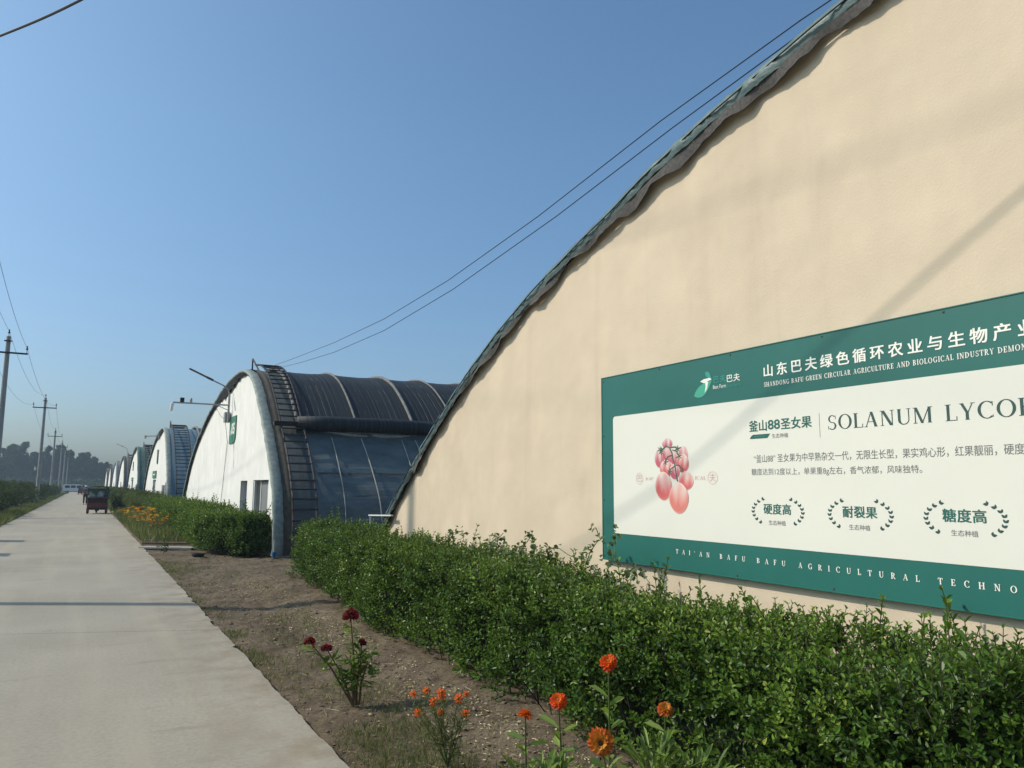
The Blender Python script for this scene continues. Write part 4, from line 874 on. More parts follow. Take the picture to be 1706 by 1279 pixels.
xf2 = lambda y: 2.62 + .22 * (fbm(y * .6, y * 0, 53) - .47) + .7 * np.exp(-((y - 18.9) / .9) ** 2)
h2 = hedge_box('dark green hedge in front of the white gable with the plate 05', 18.95, 40, xf2, 3.9, top2, 4200, 3000, 500, .062, .036, 4, tall=130, near=1.5, plen=(.12, .28))
top3 = lambda x, y: .95 + .25 * (fbm(x * .4, y * .25, 61) - .47) + .2 * (fbm(x * 2, y * 1.5, 62) - .47)
xf3 = lambda y: 2.35 + .5 * (fbm(y * .2, y * 0, 63) - .47)
hedge_box('far hedge strip in front of the pale blue film greenhouse', 46.5, 84, xf3, 3.8, top3, 2400, 1800, 200, .12, .07, 4, tall=60, mat='far_leaf', plen=(.15, .35))
top4 = lambda x, y: .9 + .3 * (fbm(x * .4, y * .15, 71) - .47)
hedge_box('farthest hedge strip along the last greenhouses of the row', 86, 185, lambda y: 1.9 + .5 * (fbm(y * .1, y * 0, 73) - .47), 3.8, top4, 2200, 1500, 100, .22, .13, 4, tall=0, mat='far_leaf', plen=(.2, .5))

# climbing vine over the near hedge
vn = thing('vine', 'pale green creeping vine with heart leaves sprawling over the near hedge', 'vine', (3.4, 7, .8))
vl = MB(); vt = MB()
for path in ([(3.45, 7.8, .87), (3.3, 7.85, .7), (3.18, 7.75, .52), (3.12, 7.55, .49), (3.2, 7.35, .58), (3.4, 7.2, .8), (3.5, 7.0, .95)], [(3.5, 6.9, .9), (3.55, 6.5, 1.0), (3.5, 6.0, 1.02), (3.6, 5.7, 1.08), (3.65, 5.3, 1.0)], [(3.6, 5.3, .95), (3.6, 5.22, 1.1), (3.66, 5.15, 1.2), (3.7, 5.3, 1.27)], [(3.6, 5.0, .95), (3.65, 4.95, 1.12), (3.68, 5.0, 1.25)], [(3.4, 6.2, .95), (3.2, 6.0, .9), (3.0, 5.8, .8)], [(3.6, 4.8, .95), (3.5, 4.5, 1.0), (3.35, 4.3, .97)], [(3.6, 8.2, .95), (3.65, 8.0, 1.1), (3.7, 7.8, 1.1)], [(3.5, 6.8, 1.0), (3.55, 6.6, 1.18)], [(3.5, 6.2, 1.0), (3.55, 6.05, 1.2)]):
    p = np.array(path, float); s = np.linspace(0, len(p) - 1, 40); q = np.stack([np.interp(s, np.arange(len(p)), p[:, i]) for i in range(3)], 1) + .012 * np.sin(s * 5)[:, None]
    vt.tube(q, .004, 5); k = 26; i = rng.integers(0, 40, k); P_ = q[i] + rng.normal(0, .03, (k, 3))
    vl.leaves(P_, np.stack([rng.normal(-.4, .5, k), rng.normal(0, .7, k), rng.normal(0, .4, k)], 1), np.stack([rng.normal(-.5, .4, k), rng.normal(0, .4, k), np.ones(k)], 1), rng.uniform(.035, .065, k), rng.uniform(.03, .055, k), rng.random(k))
n = 420; yv = rng.uniform(4.2, 8.3, n); xv = rng.uniform(3.0, 3.75, n); zv = top1(xv, yv) + rng.uniform(0, .1, n)
vl.leaves(np.stack([xv, yv, zv], 1), np.stack([rng.normal(-.4, .5, n), rng.normal(0, .7, n), rng.normal(0, .4, n)], 1), np.stack([rng.normal(-.4, .4, n), rng.normal(0, .4, n), np.ones(n)], 1), rng.uniform(.03, .06, n), rng.uniform(.026, .05, n), rng.random(n))
vl.build('leaves', 'vine', vn); vt.build('stem', 'stem', vn)

# ------------------------------------------------------------------ flowers
def flower_head(root, c, axis, rad, mat, rings=5, petals=18, disc='disc', dome=.45, seed=0):
    axis = unit(np.array(axis, float)); u = unit(np.cross(axis, [.3, .1, .9])); w = np.cross(axis, u); fm = MB()
    for r_ in range(rings):
        f = 1 - r_ / rings * .72; npet = max(6, int(petals * (1 - .13 * r_)))
        a = np.arange(npet) * 2 * math.pi / npet + r_ * .4 + rng.normal(0, .08, npet)
        rd = np.cos(a)[:, None] * u + np.sin(a)[:, None] * w
        tilt = -.35 + r_ * .36 * dome * 2; d = unit(rd + axis * (tilt + rng.normal(0, .1, (npet, 1))))
        P_ = np.array(c) + rd * rad * .12 + axis * rad * (.06 * r_)
        fm.leaves(P_, d, np.broadcast_to(axis, d.shape) + .1 * rng.normal(size=d.shape), rad * .95 * f * rng.uniform(.85, 1.08, npet), rad * .40 * rng.uniform(.85, 1.1, npet), np.clip(.3 + .15 * r_ + .25 * rng.random(npet), 0, 1), .12)
    o = fm.build('flower_head', mat, root)
    dm = MB(); dm.lathe(np.array(c) + axis * rad * .1, axis, [(0, rad * .24), (rad * .14, rad * .22), (rad * .26, rad * .1), (rad * .28, 0)], 12); dm.build('flower_disc', disc, o)
    return o
def big_leaves(mb, pts, dirs, L, W):
    n = len(pts); mb.leaves(pts, dirs, np.tile([[-.2, -.2, 1.0]], (n, 1)) + .3 * rng.normal(size=(n, 3)), L, W, rng.random(n), .25)
def zinnia(label, foot, head, axis, rad, mat='zinnia', disc='disc', nl=15, leafL=.10):
    t = thing('zinnia', label, 'flower', foot, 'orange zinnias at the foot of the near hedge')
    f, h = np.array(foot, float), np.array(head, float); mid = (f + h) / 2 + [.02, .02, 0]; q = np.array([f, f * .6 + mid * .4, mid, mid * .4 + h * .6, h])
    m = MB(); m.tube(q, [.005, .005, .0045, .004, .004], 7); m.build('stem', 'stem', t)
    flower_head(t, h, axis, rad, mat, disc=disc)
    k = np.linspace(.08, .72, nl); P_ = np.stack([np.interp(k * 4, np.arange(5), q[:, i]) for i in range(3)], 1); a = np.arange(nl) * 2.4
    d = np.stack([np.cos(a), np.sin(a), .45 + .2 * rng.normal(size=nl)], 1); m = MB(); big_leaves(m, P_, d, leafL * rng.uniform(.8, 1.3, nl), leafL * .38); m.build('leaves', 'bright_leaf', t)
    return t
CAMD = np.array([-.55, -.75, .35])
zinnia('tallest orange zinnia, its bright head standing above the others on a bare stem', (2.42, 3.36, -.02), (2.31, 3.2, .755), (-.45, -.6, .65), .048)
zinnia('bright orange zinnia left of the tallest one, at middle height', (2.18, 3.42, -.02), (2.02, 3.2, .61), (-.55, -.6, .55), .044)
zinnia('dull orange zinnia on the right, close against the hedge leaves', (2.72, 3.3, -.02), (2.62, 3.15, .51), (-.2, -.5, .75), .045, 'zinnia_old')
zinnia('largest and lowest zinnia, faded orange with a dark brown centre', (2.2, 2.98, -.02), (2.12, 3.0, .465), (-.62, -.78, .12), .066, 'zinnia_old', 'dark_disc')
zinnia('small orange zinnia seen from the side, leftmost of the zinnias', (1.98, 3.45, -.02), (1.87, 3.25, .555), (.45, .25, .85), .040, 'cosmos')
# leafy bases around the zinnias
for lab, x, y, s in (('clump of narrow light green leaves below the leftmost zinnia', 1.92, 3.2, 1), ('clump of light green leaves between the zinnias and the hedge', 2.5, 3.1, 1.1), ('wispy light green clump under the right hand zinnia', 2.62, 2.95, 1.0), ('small light green clump under the bright zinnia left of the tallest', 2.1, 3.3, .85)):
    n = 190; a = rng.random(n) * 6.28; b = rng.random(n) ** .7
    P_ = np.stack([x + .14 * s * b * np.cos(a), y + .14 * s * b * np.sin(a), rng.uniform(.0, .30, n) * s], 1); m = MB()
    m.leaves(P_, np.stack([np.cos(a), np.sin(a), .9 + .4 * rng.normal(size=n)], 1), np.stack([-np.cos(a), -np.sin(a), np.ones(n)], 1), rng.uniform(.06, .13, n) * s, rng.uniform(.014, .034, n), rng.random(n))
    st_ = MB(); k = 9; st_.sticks(np.tile([[x, y, -.03]], (k, 1)), np.stack([x + rng.normal(0, .06, k), y + rng.normal(0, .06, k), rng.uniform(.2, .34, k) * s], 1), .003)
    o = m.build('leafy_plant', 'bright_leaf', origin=(x, y, 0)); tag(o, lab, 'plant', 'leafy clumps around the zinnias'); st_.build('stem', 'stem', o)
# orange cosmos bush
t = thing('cosmos_plant', 'small bush of little bright orange blooms in the middle of the bare soil', 'flower', (1.98, 4.35, -.03))
stm = MB(); lf = MB(); ft = np.array([1.98, 4.35, -.03])
for (x, z, dy, rd) in ((1.93, .40, 0, .026), (1.77, .40, .05, .02), (1.775, .31, -.02, .022), (1.86, .37, -.05, .024), (1.915, .30, -.03, .022), (2.05, .345, .02, .028), (2.12, .355, .06, .018), (2.07, .275, -.04, .022), (1.85, .41, .04, .022), (1.96, .36, .06, .024)):
    rd *= 1.25; h = np.array([x, 4.35 + dy, z]); mid = ft * .5 + h * .5 + rng.normal(0, .02, 3); stm.tube([ft, mid, h], [.004, .003, .002], 5)
    flower_head(t, h, (-.3 + rng.normal(0, .25), -.7, .45), rd, 'cosmos', rings=2, petals=8)
    k = 70; s = rng.uniform(.25, .95, k)[:, None]; P_ = ft * (1 - s) + h * s + rng.normal(0, .015, (k, 3))
    lf.leaves(P_, rng.normal(size=(k, 3)) + [0, 0, .6], rng.normal(size=(k, 3)), rng.uniform(.03, .06, k), .006, rng.random(k))
stm.build('stem', 'stem', t); lf.build('leaves', 'weed', t)
# celosia
t = thing('celosia_plant', 'leafy plant with four dark crimson crested heads on the soil by the road', 'flower', (1.9, 5.9, -.04))
stm = MB(); lf = MB(); ft = np.array([1.9, 5.9, -.04])
for (x, z, dy, rd, sy) in ((1.85, .62, 0, .05, 1.3), (1.55, .45, .02, .034, 1), (1.665, .40, -.03, .034, 1), (1.93, .42, -.05, .03, 1)):
    h = np.array([x, 5.9 + dy, z]); mid = np.array([x * .55 + 1.9 * .45 + .01, 5.9 + dy * .5, z * .55]); stm.tube([ft + [.03 * (x - 1.8), 0, 0], mid, h], [.010, .007, .004], 6)
    k = 150; dd = unit(rng.normal(size=(k, 3))); dd[:, 2] = np.abs(dd[:, 2]) * 1.0 - .35; cm = MB()
    cm.leaves(h + dd * rd * .5 * [1, 1, sy], dd, rng.normal(size=(k, 3)), rd * .8 * rng.uniform(.7, 1.2, k), rd * .6, rng.random(k), .3); cm.build('flower_head', 'celosia', t)
    k = 26; s = rng.uniform(.2, .92, k)[:, None]; P_ = np.where(s < .5, ft * (1 - 2 * s) + mid * 2 * s, mid * (2 - 2 * s) + h * (2 * s - 1)); a = rng.random(k) * 6.28
    lf.leaves(P_, np.stack([np.cos(a), np.sin(a), rng.normal(.1, .5, k)], 1), np.stack([rng.normal(0, .4, k), rng.normal(0, .4, k), np.ones(k)], 1), rng.uniform(.07, .13, k), rng.uniform(.025, .042, k), rng.random(k), .2)
for k in range(3):
    e = np.array([1.86 + .07 * k, 5.9, .33 - .03 * k]); stm.tube([ft + [.02 * k, 0, 0], (ft + e) / 2, e], [.010, .008, .005], 6)
    q = 34; a = rng.random(q) * 6.28; zz = rng.uniform(.12, .36, q); lf.leaves(np.stack([e[0] + .02 * np.cos(a), 5.9 + .02 * np.sin(a), zz], 1), np.stack([np.cos(a), np.sin(a), rng.normal(.1, .5, q)], 1), np.stack([rng.normal(0, .4, q), rng.normal(0, .4, q), np.ones(q)], 1), rng.uniform(.06, .12, q), rng.uniform(.022, .04, q), rng.random(q), .2)
stm.build('stem', 'brown_stem', t); lf.build('leaves', 'bright_leaf', t)
# marigold plants by the far verge
MG = [(1.95, 28.0, .55, 'orange marigold plant nearest the planks'), (2.25, 28.6, .6, 'yellow orange marigold plant close to the far hedge end'), (1.9, 30.0, .75, 'densest and tallest marigold plant, with deep orange heads'), (2.15, 31.2, .7, 'bright marigold plant behind the densest one'), (1.85, 32.6, .6, 'low marigold plant in the middle of the flower row'), (2.0, 34.6, .7, 'tall sparse marigold plant towards the tricycle'), (1.8, 37.5, .6, 'small marigold plant near the road edge towards the tricycle'), (1.75, 41.0, .55, 'farthest marigold plant, a few orange specks near the tricycle')]
for i, (x, y, hh, lab) in enumerate(MG):
    t = thing('marigold_plant', lab, 'flower', (x, y, -.05), 'marigolds along the right road verge'); fm = MB(); lf = MB(); stm = MB()
    nfl = 26 if i == 2 else 15
    for k in range(nfl):
        hx, hy, hz = x + rng.normal(0, .2), y + rng.normal(0, .3), hh * rng.uniform(.45, 1.1); stm.sticks([[x, y, -.05]], [[hx, hy, hz]], .006)
        fm = MB(); q = 12; a = np.arange(q) * .53; d = np.stack([np.cos(a), np.sin(a), rng.uniform(.0, 1.2, q)], 1); fm.leaves(np.tile([[hx, hy, hz]], (q, 1)), d, rng.normal(size=(q, 3)), .055, .045, np.full(q, rng.random()), .1); fm.build('flower_head', 'marigold', t)
    k = 260; P_ = np.stack([x + rng.normal(0, .22, k), y + rng.normal(0, .35, k), rng.uniform(0, hh * .95, k)], 1); lf.leaves(P_, rng.normal(size=(k, 3)) + [0, 0, .6], rng.normal(size=(k, 3)), rng.uniform(.06, .12, k), .022, rng.random(k))
    lf.build('leaves', 'weed', t); stm.build('stem', 'stem', t)

# ------------------------------------------------------------------ shrubs and trees
def shrub(label, x, y, rx, ry, h, n, L, mat='far_leaf', group=None, fine=False):
    t = thing('shrub', label, 'shrub', (x, y, -.1), group); m = MB()
    nb = 26; cb = np.stack([rng.uniform(-1, 1, nb) * rx * .75, rng.uniform(-1, 1, nb) * ry * .8, rng.uniform(.25, .85, nb) * h], 1); rb = rng.uniform(.22, .42, nb) * min(rx, h)
    i = rng.integers(0, nb, n); d = unit(rng.normal(size=(n, 3))); P_ = cb[i] + d * (rb[i] * rng.uniform(.75, 1.05, n))[:, None]; P_[:, 2] = np.abs(P_[:, 2])
    m.leaves(P_ + [x, y, -.05], d * .6 + rng.normal(0, .6, (n, 3)), d + .4 * rng.normal(size=(n, 3)), L * rng.uniform(.7, 1.3, n), L * (.12 if fine else .55), np.clip(.45 * rng.random(n) + .5 * rng.random(nb)[i], 0, 1))
    m.build('foliage', mat, t); b = MB(); k = 14; b.sticks(np.tile([[x, y, -.1]], (k, 1)) + rng.normal(0, .12, (k, 3)) * [1, 1, 0], np.stack([x + rng.uniform(-.6, .6, k) * rx, y + rng.uniform(-.6, .6, k) * ry, rng.uniform(.5, .85, k) * h], 1), .018); b.build('branches', 'twig', t)
    return t
shrub('feathery bright green bush between the marigolds and the pale blue greenhouse', 2.75, 43.5, .95, 3.0, 1.3, 9000, .14, 'weed', fine=True)
shrub('dark round bush behind the feathery one, beside the red tricycle', 2.1, 50.5, .7, 2.4, 1.15, 3000, .11)
LB = ['nearest dark bush at the left edge of the view', 'dark bush left of the second utility pole', 'dark bush around the foot of the second utility pole', 'darkest bush where the left thicket meets the road', 'dark bush before the third utility pole', 'low dark bush before the fourth utility pole', 'small far bush left of the parked van', 'farthest bush on the left beyond the road end']
for i, (x, y, rx, ry, h) in enumerate([(-4.9, 38, 1.6, 4.2, 1.75), (-4.7, 47, 1.5, 4.5, 1.75), (-4.6, 58, 1.4, 5, 1.75), (-4.4, 70, 1.3, 6, 1.7), (-4.3, 84, 1.2, 7, 1.65), (-4.3, 101, 1.2, 8, 1.6), (-4.3, 121, 1.2, 9, 1.5), (-4.5, 144, 1.3, 11, 1.5)]):
    shrub(LB[i] , x, y, rx, ry, h, 6500 - 450 * i, .12 + .012 * i, group='bushes along the left side of the road')
for (x, y, r_, lab) in ((-7.4, 44, 2.2, 'bush behind the nearest dark bush on the left'), (-7.2, 62, 2.4, 'bush in the second row behind the left thicket'), (-7.5, 88, 2.6, 'far bush in the second row behind the left thicket')):
    shrub(lab, x, y, r_, 9, 1.75, 4500, .16, group='bushes along the left side of the road')

def tree_proto(name, label, H, wide, n):
    t = thing(name, label, 'tree', (0, 0, -.13), 'trees of the far windbreak')
    m = MB(); m.tube([(0, 0, -.2), (.1, 0, H * .35), (0, .1, H * .8)], [.24, .17, .05], 8)
    for k in range(7):
        z = H * random.uniform(.25, .65); a = random.uniform(0, 6.28); m.tube([(0.08, 0, z), (math.cos(a) * wide * .5, math.sin(a) * wide * .5, z + H * .15)], [.07, .02], 5)
    m.build('trunk', 'bark', t)
    nb = 44; zc = rng.uniform(.05, .96, nb); prof_ = np.sin(np.pi * np.clip(zc * .95, 0, 1)) ** .6
    a = rng.random(nb) * 6.28; rr_ = rng.random(nb) ** .5 * wide * .75 * prof_; cb = np.stack([np.cos(a) * rr_, np.sin(a) * rr_, zc * H], 1); rb = wide * rng.uniform(.30, .5, nb) * (.45 + .55 * prof_)
    i = rng.integers(0, nb, n); d = unit(rng.normal(size=(n, 3))); P_ = cb[i] + d * (rb[i] * rng.uniform(.55, 1.05, n))[:, None]
    m = MB(); m.leaves(P_, rng.normal(size=(n, 3)), d + .5 * rng.normal(size=(n, 3)), rng.uniform(.28, .55, n), rng.uniform(.2, .38, n), np.clip(.5 * rng.random(n) + .45 * rng.random(nb)[i], 0, 1)); m.build('crown', 'tree_leaf', t)
    return t
protos = [tree_proto('tree', 'x', 13.5, 2.2, 5200), tree_proto('tree', 'x', 12.4, 1.8, 4400), tree_proto('tree', 'x', 14.0, 2.0, 5200), tree_proto('tree', 'x', 10.5, 1.8, 3600)]
TP = []
for row in range(2):
    x = -30.0 + row * 2.3
    while x < 12:
        f = 1.0 + .09 * math.sin(x * .55) + random.uniform(-.07, .07)
        if x > 0.5: f *= .78
        TP.append((x, 296 + row * 9 + random.uniform(-3, 3), f, row)); x += random.uniform(1.3, 2.1)
TP.sort(key=lambda a: (a[3], a[0])); 
for i, (x, y, f, row) in enumerate(TP):
    pr = protos[i % 4] if x < 0.5 else protos[3 if i % 2 else 1]
    d = dup(pr, (x, y, -.13), ('tall' if f > .9 else 'short') + ' dark tree in the %s of the windbreak, %s' % ('front line' if row == 0 else 'back line', 'left of the poles' if x < -12 else 'above the road end' if x < -2 else 'above the greenhouses'))
    d.scale = (f * 1.05, f * 1.05, f); d.rotation_euler = (0, 0, random.uniform(0, 6.28))
for p in protos:
    for ch in kids(p): bpy.data.objects.remove(ch)
    bpy.data.objects.remove(p)
hb = MB(); n = 16000; x = rng.uniform(-60, 40, n); y = rng.uniform(282, 330, n)
hb.leaves(np.stack([x, y, rng.uniform(-.1, 1, n) * 3.4], 1), rng.normal(size=(n, 3)), rng.normal(size=(n, 3)), .8, .6, rng.random(n)); tag(hb.build('undergrowth', 'tree_leaf', origin=(0, 300, 0)), 'dark undergrowth massed below the far windbreak trees', 'undergrowth', kind='stuff')

# ------------------------------------------------------------------ vehicles
def wheel(parent, c, r_, w):
    m = MB(); m.lathe((c[0] - w / 2, c[1], c[2]), (1, 0, 0), [(0, r_ * .62), (0, r_ * .9), (w * .2, r_), (w * .8, r_), (w, r_ * .9), (w, r_ * .62)], 20); o = m.build('wheel', 'rubber', parent, True)
    m = MB(); m.lathe((c[0] - w * .35, c[1], c[2]), (1, 0, 0), [(0, 0), (0, r_ * .6), (w * .7, r_ * .6), (w * .7, 0)], 16); m.build('rim', 'rim', o)
def tricycle(label, x, y):
    t = thing('cargo_tricycle', label, 'tricycle', (x, y, 0), 'red cargo tricycles on the road')
    W = .5
    m = MB()                                            # open cargo tub with thickness
    m.box(x - W, x - W + .04, y, y + 1.25, .36, .86); m.box(x + W - .04, x + W, y, y + 1.25, .36, .86); m.box(x - W, x + W, y + 1.25, y + 1.29, .36, .86); m.box(x - W, x + W, y - .0, y + 1.25, .31, .355); m.box(x - W - .02, x + W + .02, y - .03, y + 1.3, .865, .9); m.build('cargo_box', 'maroon', t)
    m = MB(); m.box(x - W + .01, x + W - .01, y - .045, y - .005, .36, .60); m.box(x - W, x + W, y - .06, y - .045, .57, .61); m.build('tailgate', 'maroon', t)
    m = MB(); m.box(x - W + .05, x + W - .05, y + .03, y + .06, .60, .86); m.build('box_liner', 'maroon_dark', t)
    m = MB(); m.box(x - .42, x + .42, y - .05, y - .02, .28, .33); m.build('bumper', 'black', t)
    for sx in (-1, 1):
        m = MB(); m.box(x + sx * .36 - .06, x + sx * .36 + .06, y - .075, y - .062, .40, .46); m.build('tail_light', 'red_lamp', t)
        wheel(t, (x + sx * .45, y + .45, .24), .24, .10)
        m = MB(); m.box(x + sx * .45 - .07, x + sx * .45 + .07, y - .01, y + .02, .06, .32); m.build('mudflap', 'maroon', t)
    wheel(t, (x, y + 1.95, .24), .24, .09)
    m = MB(); m.tube([(x - .45, y + .45, .24), (x + .45, y + .45, .24)], .03, 8); m.lathe((x - .1, y + .45, .24), (1, 0, 0), [(0, 0), (0, .09), (.2, .09), (.2, 0)], 12); m.build('axle', 'iron', t)
    m = MB()
    for yy in (y + .05, y + 1.2):
        pts = [(x - W, yy, .88), (x - W, yy, 1.36)] + [(x + W * math.cos(a), yy, 1.36 + .15 * math.sin(a)) for a in np.linspace(math.pi, 0, 11)] + [(x + W, yy, .88)]
        m.tube(pts, .016, 6)
    m.build('canopy_frame', 'iron', t)
    rows = []
    for yy in np.linspace(y - .02, y + 1.3, 6):
        rows.append([(x - W - .02, yy, 1.30)] + [(x + (W + .02) * math.cos(a), yy, 1.36 + .17 * math.sin(a)) for a in np.linspace(math.pi, 0, 13)] + [(x + W + .02, yy, 1.30)])
    m = MB(); m.grid(np.array(rows)); cn = m.build('canopy', 'canvas', t, True)
    m = MB(); m.box(x - W, x - W + .012, y + .06, y + 1.2, .9, 1.36); m.box(x + W - .012, x + W, y + .06, y + 1.2, .9, 1.36); m.build('window', 'sheet', cn)
    m = MB(); m.box(x - W + .03, x + W - .03, y + 1.2, y + 1.212, .9, 1.38); m.build('window', 'sheet', cn)
    m = MB(); m.tube([(x - .35, y + 1.75, .95), (x, y + 1.85, .9), (x + .35, y + 1.75, .95)], .018, 6); m.tube([(x, y + 1.95, .24), (x, y + 1.85, .9)], .025, 6); m.build('handlebar', 'iron', t)
    m = MB(); m.box(x - .22, x + .22, y + 1.3, y + 1.6, .55, .68); m.build('seat', 'black', t)
    return t
TX, TY = .69, 48.6
t1 = tricycle('dark red cargo tricycle with a grey canopy driving away on the road', TX, TY)
sk_ = MB(); v = IV * np.array([.2, .22, .27]); sk_.add(v + [TX + .14, TY + .55, 1.05], IF); tag(sk_.build('sack', 'sack', None, True), 'pale rounded sack under the canopy of the red tricycle', 'sack')
t2 = dup(t1, (-.35, 141, 0), 'small red three wheeler parked far off before the white van')
def van(label, x0, y, L=3.9, H=1.62):
    t = thing('van', label, 'van', (x0 + L / 2, y, 0)); k = L / 3.9
    pr = [(0, .30), (0, .95), (.06, 1.48), (.2, H), (2.6, H), (3.0, 1.50), (3.35, 1.02), (3.85, .88), (3.9, .30)]
    m = MB(); m.prism([(a * k, b) for a, b in pr], [], lambda a, b, d: (x0 + a, y - .75 + d, b), 1.5); m.build('body', 'van_white', t)
    for a, b in ((.35, 1.1), (1.25, 2.0), (2.15, 2.75)):
        m = MB(); m.box(x0 + a * k, x0 + b * k, y - .757, y - .752, 1.0, 1.42); m.build('window', 'glass', t)
    m = MB(); m.box(x0 + .05, x0 + 3.85 * k, y - .77, y - .755, .30, .40); m.build('bumper', 'black', t)
    for a in (.75, 3.1):
        m = MB(); m.lathe((x0 + a * k, y - .76, .29), (0, 1, 0), [(0, 0), (0, .2), (.02, .29), (.2, .29), (.2, 0)], 18); o = m.build('wheel', 'rubber', t); m = MB(); m.lathe((x0 + a * k, y - .775, .29), (0, 1, 0), [(0, 0), (0, .17), (.01, .17)], 14); m.build('rim', 'rim', o)
    m = MB(); m.box(x0 - .012, x0 - .002, y - .7, y - .55, .8, 1.0); m.build('tail_light', 'red_lamp', t)
van('white van parked across the far end of the road', -3.35, 158)

# ------------------------------------------------------------------ person walking on the road
def skin_mesh(name, mat, J, E, rad, sub=2, parent=None, root=0):
    me = bpy.data.meshes.new(name); me.from_pydata([tuple(j) for j in J], E, []); ob = bpy.data.objects.new(name, me); col.objects.link(ob)
    md = ob.modifiers.new('s', 'SKIN'); md.use_smooth_shade = True; sv = me.skin_vertices[0].data
    for i, r_ in enumerate(rad): sv[i].radius = (r_, r_) if not isinstance(r_, tuple) else r_; sv[i].use_root = (i == root)
    s2 = ob.modifiers.new('d', 'SUBSURF'); s2.levels = sub; s2.render_levels = sub
    dg = bpy.context.evaluated_depsgraph_get(); dg.update(); m2 = bpy.data.meshes.new_from_object(ob.evaluated_get(dg)); bpy.data.objects.remove(ob)
    m2.materials.clear(); m2.materials.append(M[mat]); o2 = bpy.data.objects.new(name, m2); col.objects.link(o2)
    if parent: o2.parent = parent
    return o2
S_ = 0.86
J = np.array([(0, 0, .92), (0, 0, 1.10), (0, .0, 1.30), (0, 0, 1.45), (0, -.01, 1.53), (0, -.03, 1.62), (0, -.02, 1.72),
              (.10, 0, .88), (.11, -.14, .50), (.11, -.04, .09), (.11, -.17, .04), (-.10, 0, .88), (-.11, .06, .50), (-.11, .24, .12), (-.11, .14, .04),
              (.19, 0, 1.40), (.24, .07, 1.14), (.25, .0, .90), (.25, -.03, .81), (-.19, 0, 1.40), (-.24, -.07, 1.14), (-.25, -.18, .93), (-.25, -.22, .85)]) * S_
EE = [(0, 1), (1, 2), (2, 3), (3, 4), (4, 5), (5, 6), (0, 7), (7, 8), (8, 9), (9, 10), (0, 11), (11, 12), (12, 13), (13, 14), (3, 15), (15, 16), (16, 17), (17, 18), (3, 19), (19, 20), (20, 21), (21, 22)]
RD = [.13, .12, .14, .10, .055, .10, .085, .085, .06, .045, .04, .085, .06, .045, .04, .06, .045, .035, .03, .06, .045, .035, .03]
pe = skin_mesh('person', 'skin', J, EE, [r_ * S_ for r_ in RD]); pe.location = (.12, 71.5, 0)
tag(pe, 'person in patterned shirt, dark trousers and white cap walking left of the red tricycle', 'person')
ij = [2, 1, 0, 3, 15, 16, 19, 20]; mp_ = {a: i for i, a in enumerate(ij)}
skin_mesh('shirt', 'shirt', J[ij], [(0, 1), (1, 2), (0, 3), (3, 4), (4, 5), (3, 6), (6, 7)], [.155 * S_, .145 * S_, .155 * S_, .115 * S_, .08 * S_, .065 * S_, .08 * S_, .065 * S_], parent=pe)
ij = [0, 7, 8, 9, 11, 12, 13]; skin_mesh('trousers', 'trouser', J[ij], [(0, 1), (1, 2), (2, 3), (0, 4), (4, 5), (5, 6)], [.15 * S_, .105 * S_, .082 * S_, .07 * S_, .105 * S_, .082 * S_, .07 * S_], parent=pe)
pe['org'] = [.12, 71.5, 0]
m = MB(); m.lathe((.12, 71.48, 1.66 * S_), (0, 0, 1), [(-.02, .12 * S_), (.05, .118 * S_), (.11, .08 * S_), (.135, 0)], 14); m.obox((.12, 71.36, 1.655 * S_), (.08, 0, 0), (0, .06, 0), (0, 0, .008)); m.build('cap', 'cap', pe, True)
m = MB(); m.lathe((.12, 71.5, 1.56 * S_), (0, 0, 1), [(0, .085 * S_), (.05, .107 * S_), (.09, .112 * S_)], 14); m.build('hair', 'hair', pe, True)
for sx in (-1, 1):
    m = MB(); c_ = J[10] if sx > 0 else J[14]; m.obox((.12 + c_[0], 71.5 + c_[1] + .02, .035), (.045, 0, 0), (0, .11, 0), (0, 0, .032)); m.build('shoe', 'black', pe)

# ------------------------------------------------------------------ small things on the soil
ax = np.array([.873, -.487, 0]); ay = np.array([.487, .873, 0])
m = MB(); m.obox((2.2, 22.75, .055), ax * .80, ay * .10, (0, 0, .03)); tag(m.build('plank', 'plank'), 'long brown wooden plank lying across the ditch by the road', 'plank')
m = MB(); m.prism([(-.84, -.2), (.30, -.2), (.30, -.32), (.56, -.32), (.56, -.2), (.84, -.2), (.84, .2), (-.84, .2)], [], lambda a, b, d: tuple(np.array([2.15, 21.95, -.03]) + ax * a + ay * b + np.array([0, 0, d])), .05); tag(m.build('concrete_slab', 'slab'), 'notched pale concrete slab in front of the brown plank', 'slab')
m = MB(); m.tube([(1.6, 24.6, .03), (1.95, 24.45, .035)], .035, 10); tag(m.build('log', 'log'), 'short pale peeled log at the road edge behind the plank', 'log')
m = MB(); m.lathe((2.42, 19.5, -.06), (.05, .02, 1), [(0, 0), (0, .10), (.05, .14), (.10, .145), (.10, .12), (.04, .09), (.03, 0)], 18); tag(m.build('basin', 'rubber', None, True), 'small black rubber basin lying on the soil before the slab', 'basin')
m = MB(); m.tube([(3.9, 18.33, -.1), (3.9, 18.33, .38)], .018, 8); o = tag(m.build('standpipe', 'pale_pipe'), 'thin pale water pipe at the corner of the dark film greenhouse', 'pipe'); m = MB(); m.box(3.86, 3.94, 18.27, 18.39, -.02, .1); m.build('valve', 'blue_pipe', o)
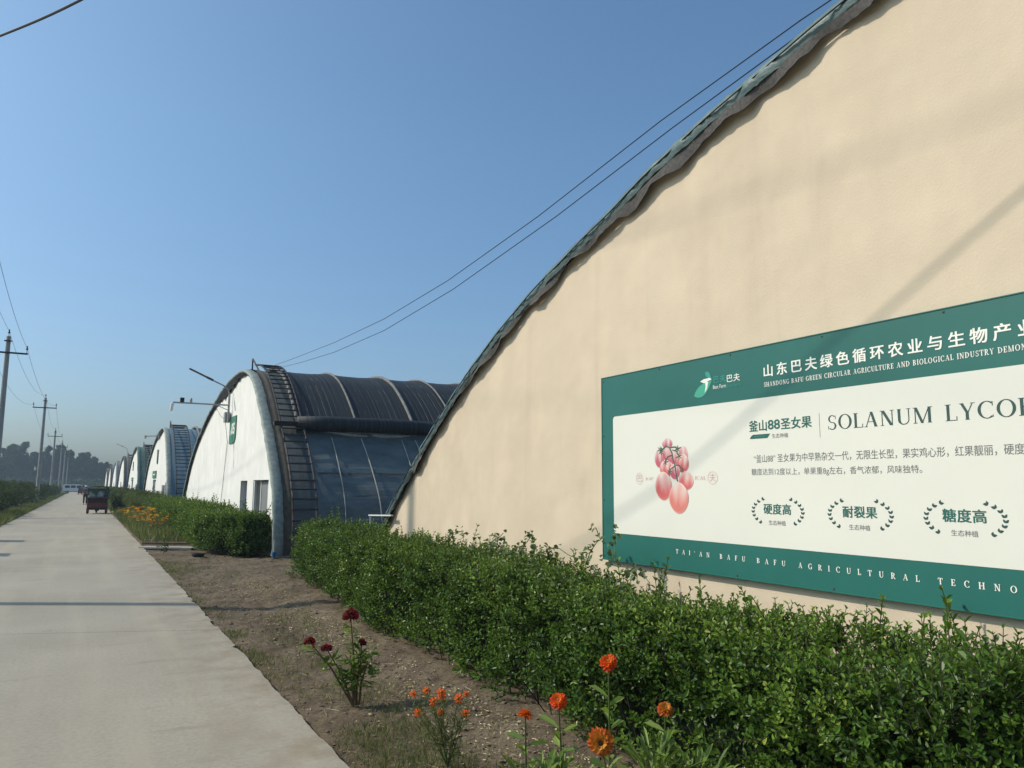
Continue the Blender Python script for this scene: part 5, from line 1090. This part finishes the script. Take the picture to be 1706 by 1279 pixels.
t = thing('trestle', 'small white rail on a post at the foot of the near arch', 'rail', (3.9, 11.2, 0)); m = MB(); m.obox((3.9, 11.14, 1.175), (.02, 0, 0), (0, .50, -.015), (0, 0, .010)); m.build('rail', 'frame_white', t); m = MB(); m.tube([(3.9, 11.58, -.05), (3.9, 11.58, 1.16)], .016, 6); m.build('post', 'pale_pipe', t)
sp = thing('weed_plant', 'small dark weed standing alone in front of the concrete slab', 'plant', (1.78, 20.6, -.05)); m = MB(); k = 60; m.leaves(np.stack([1.78 + rng.normal(0, .07, k), 20.6 + rng.normal(0, .07, k), rng.uniform(0, .36, k)], 1), rng.normal(size=(k, 3)), rng.normal(size=(k, 3)), .09, .035, rng.random(k)); m.build('leaves', 'far_leaf', sp)
m = MB(); m.sticks([[1.78, 20.6, -.08]], [[1.78, 20.6, .3]], .008); m.build('stem', 'stem', sp)
# three roadside notice boards just outside the left edge: their shadows reach the road
for lab, x, y in (('roadside notice board whose shadow falls nearest on the road', -3.55, 18.75), ('roadside notice board between two others, left of the road', -3.6, 22.3), ('farthest roadside notice board left of the road', -3.6, 27.2)):
    t = thing('notice_board', lab, 'notice board', (x, y, 0), 'notice boards along the left road edge')
    m = MB(); m.box(x - .02, x + .02, y - .45, y + .45, 1.35, 2.15); m.build('board', 'sign_green', t)
    for s_ in (-.38, .38): m = MB(); m.tube([(x + .035, y + s_, -.1), (x + .035, y + s_, 2.2)], .02, 8); m.build('post', 'steel', t)

# ------------------------------------------------------------------ haze
hz, nt, N, L, b = new_mat('haze_air')
N.remove(b); pv = N.new("ShaderNodeVolumePrincipled"); pv.inputs["Color"].default_value = (0.70, 0.86, 1.0, 1); pv.inputs["Density"].default_value = 0.00065; pv.inputs["Anisotropy"].default_value = 0.2
L.new(pv.outputs[0], N["Material Output"].inputs["Volume"]); M['haze'] = hz
m = MB(); m.box(-420, 420, -70, 420, -1.2, 16.5); tag(m.build('haze', 'haze'), 'thin bluish haze lying over the farmland', 'haze', kind='stuff')
for o in bpy.data.objects:
    if 'org' in o: del o['org']
